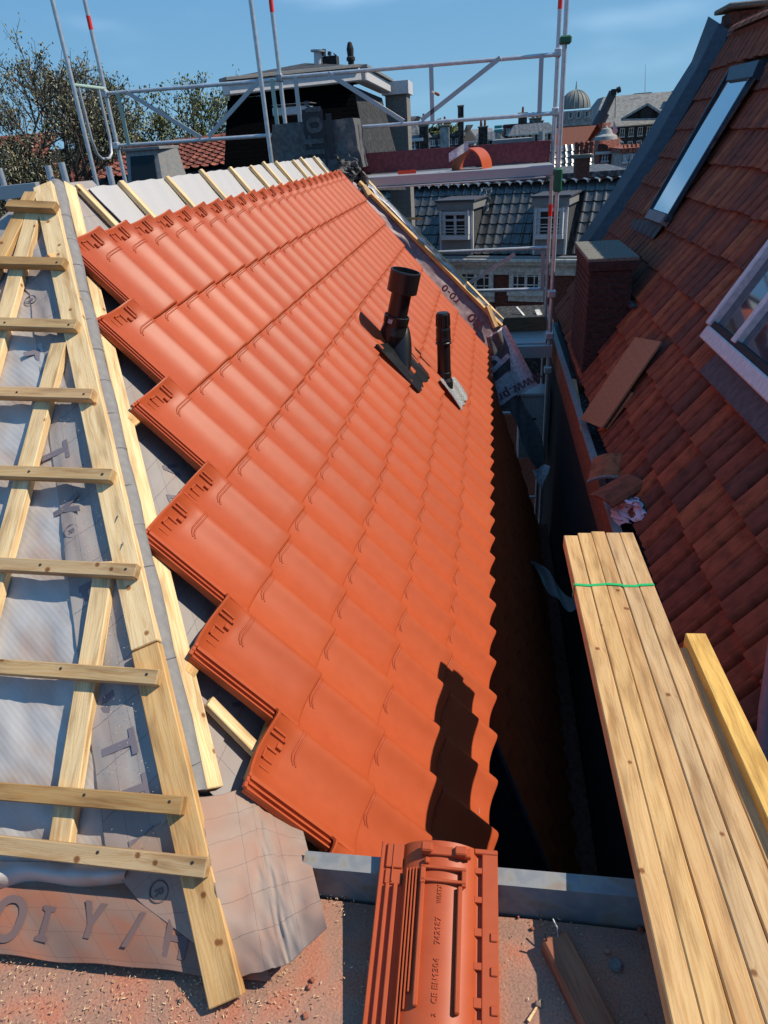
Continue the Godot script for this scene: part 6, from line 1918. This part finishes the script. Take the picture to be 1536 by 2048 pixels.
	for c in [lin(0.20, 0.205, 0.21), lin(0.26, 0.265, 0.27)]: wp.append(mat(c, 0.3, 0.0, M.mott_strong, 1.5))
	tile_field("pantiles", Vector3(2.580, -0.623, -33.000), Vector3(1.7, 0, 0), Vector3(0, -1.1, 0.8), 5, 7, wp, o, 0.06)
	o = town_house("gabled_dormer_house", "narrow house with white scrolled gable and red roof near the crane", Vector3(5.238, -2.114, -38.000), Vector3(6.265, -1.098, -38.000), 6.0, M.brick_red, M.red_roof[1], 1.2, 2, 2, M.white_paint)
	var gt: Vector3 = Vector3(5.450, -0.414, -37.900)
	put(lathe([Vector2(0.55, 0.0), Vector2(0.5, 0.15), Vector2(0.3, 0.25), Vector2(0.22, 0.45), Vector2(0.08, 0.5), Vector2(0.0, 0.62)], 14), "gable_ornament", pale, o, Transform3D(Basis.IDENTITY, gt + Vector3(0, -0.2, 0)))
	o = town_house("red_dormer_house", "house with a small red pantiled mansard beside the white scrolled gable", Vector3(5.783, -2.004, -35.000), Vector3(6.965, -1.126, -35.000), 6.0, pale, M.red_roof[2], 0.0, 4, 2, M.white_paint)
	tile_field("pantiles", Vector3(5.893, -0.832, -35.600), Vector3(1.1, 0, 0), Vector3(0, -0.5, 0.4), 3, 6, M.red_roof, o, 0.07)
	o = town_house("white_rail_house", "grey house with pale glossy pantiles under the toe board", Vector3(-3.639, -2.133, -26.000), Vector3(-0.669, -1.223, -26.000), 5.0, greyw, slate, 0.0, 0, 0, M.cream_paint)
	tile_field("pantiles", Vector3(-2.870, -1.092, -26.000), Vector3(2.3, 0.1, 0), Vector3(0, -0.5, 0.4), 3, 12, wp, o, 0.06)
	slab("cream_wall", Vector3(-3.392, -1.967, -24.000), Vector3(-2.971, -0.989, -24.000) + Vector3(0, 0, -1), pale, o)
	# a dense fill of lower roofs out to the horizon
	rng.seed = 202
	var walls := {"dark brick": dark, "grey rendered": greyw, "red brick": M.brick_red, "maroon": maroon}
	var tops := {"slate": slate, "brown tiled": M.old_tile[3], "pale zinc": M.zinc}
	var k := 0
	for wn in walls:
		for tn in tops:
			var z := 64.0 + k * 13.0
			var x: float = [-0.50, 0.02, -0.30, -0.12, -0.58, 0.08, -0.20, -0.42, -0.06, 0.12, -0.34, -0.24][k] * z
			var w := rng.randf_range(7.0, 13.0)
			var y := rng.randf_range(-2.2, -0.6)
			var t := town_house("distant_house", "far off %s town house under a %s hipped roof" % [wn, tn], Vector3(x, y - 6.0, -z), Vector3(x + w, y, -z), 9.0, walls[wn], tops[tn], rng.randf_range(1.0, 2.0), 4, 3, M.cream_paint)
			t.set_meta("group", "houses of the far roofscape")
			stack(t, Vector3(x + w * 0.3, y + 1.2, -z - 3.0), 0.9, 1.0, dark, 2)
			k += 1
	var fresh := [Color(0.10, 0.13, 0.035), Color(0.15, 0.16, 0.05), Color(0.08, 0.11, 0.03)]
	tree("rounded green tree top above the flat grey house", Vector3(-4.654, -1.998, -64.000) + Vector3(0, -4, 0), 8.0, 21, 0.42, 5, fresh, 1.3, 4)
	tree("small green tree top next to the plastered stack", Vector3(-5.903, -1.708, -58.000) + Vector3(0, -4, 0), 7.0, 23, 0.40, 5, fresh, 1.2, 4)
	tree("leafy tree behind the long brown block", Vector3(1.483, -2.803, -76.000) + Vector3(0, -4, 0), 7.6, 27, 0.42, 5, fresh, 1.2, 4)

func _ready() -> void:
	# camera
	var cam := Camera3D.new()
	cam.name = "camera"
	cam.fov = 74.30
	cam.near = 0.05
	cam.far = 2000.0
	add_child(cam)
	cam.rotation_degrees = Vector3(-28.655, 9.871, -4.277)
	cam.current = true
	# sky and sun
	var env := Environment.new()
	env.background_mode = Environment.BG_SKY
	var sm := ProceduralSkyMaterial.new()
	sm.sky_top_color = lin(0.080, 0.265, 0.56)
	sm.sky_horizon_color = lin(0.235, 0.45, 0.62)
	sm.sky_curve = 0.13
	sm.ground_bottom_color = lin(0.10, 0.09, 0.085)
	sm.ground_horizon_color = lin(0.26, 0.36, 0.42)
	sm.sun_angle_max = 1.0
	sm.sky_cover = wisps()
	sm.sky_cover_modulate = Color(1, 1, 1, 1)
	var sky := Sky.new()
	sky.sky_material = sm
	env.sky = sky
	env.tonemap_mode = Environment.TONE_MAPPER_LINEAR
	env.tonemap_exposure = 1.13
	env.sdfgi_enabled = true
	env.ssao_enabled = true
	env.ssil_enabled = true
	var we := WorldEnvironment.new()
	we.name = "world_environment"
	we.environment = env
	add_child(we)
	var sun := DirectionalLight3D.new()
	sun.name = "sun"
	sun.light_energy = 1.5
	sun.light_color = Color(1.0, 0.955, 0.88)
	sun.light_angular_distance = 0.53
	sun.shadow_enabled = true
	add_child(sun)
	var to_sun := Vector3(0.636, 0.7635, -0.112)
	sun.look_at_from_position(to_sun * 50.0, Vector3.ZERO, Vector3.UP)
	make_materials()
	build_setting()
	build_roof()
	build_vents()
	build_near()
	build_neighbour()
	build_scaffold()
	build_background()

func wisps() -> ImageTexture:
	# thin high cloud over the whole sky
	var im := Image.create(1024, 512, false, Image.FORMAT_RGBA8)
	var f := noise(901, 1.0, 5)
	for y in 512:
		var el := (0.5 - (y + 0.5) / 512.0) * PI
		for x in 1024:
			var az := (x + 0.5) / 1024.0 * TAU
			var d := Vector3(cos(az) * cos(el), sin(el), sin(az) * cos(el))
			var lean := d.y + 0.10 * d.x
			var v := f.get_noise_3d(d.x * 1.6, lean * 11.0, d.z * 1.6) + 0.4 * f.get_noise_3d(d.x * 6.0, lean * 34.0, d.z * 6.0)
			v = smoothstep(0.16, 0.85, v) * 0.36 * clampf(d.y * 6.0, 0.0, 1.0)
			im.set_pixel(x, y, Color(0.75, 0.78, 0.80, v))
	return ImageTexture.create_from_image(im)
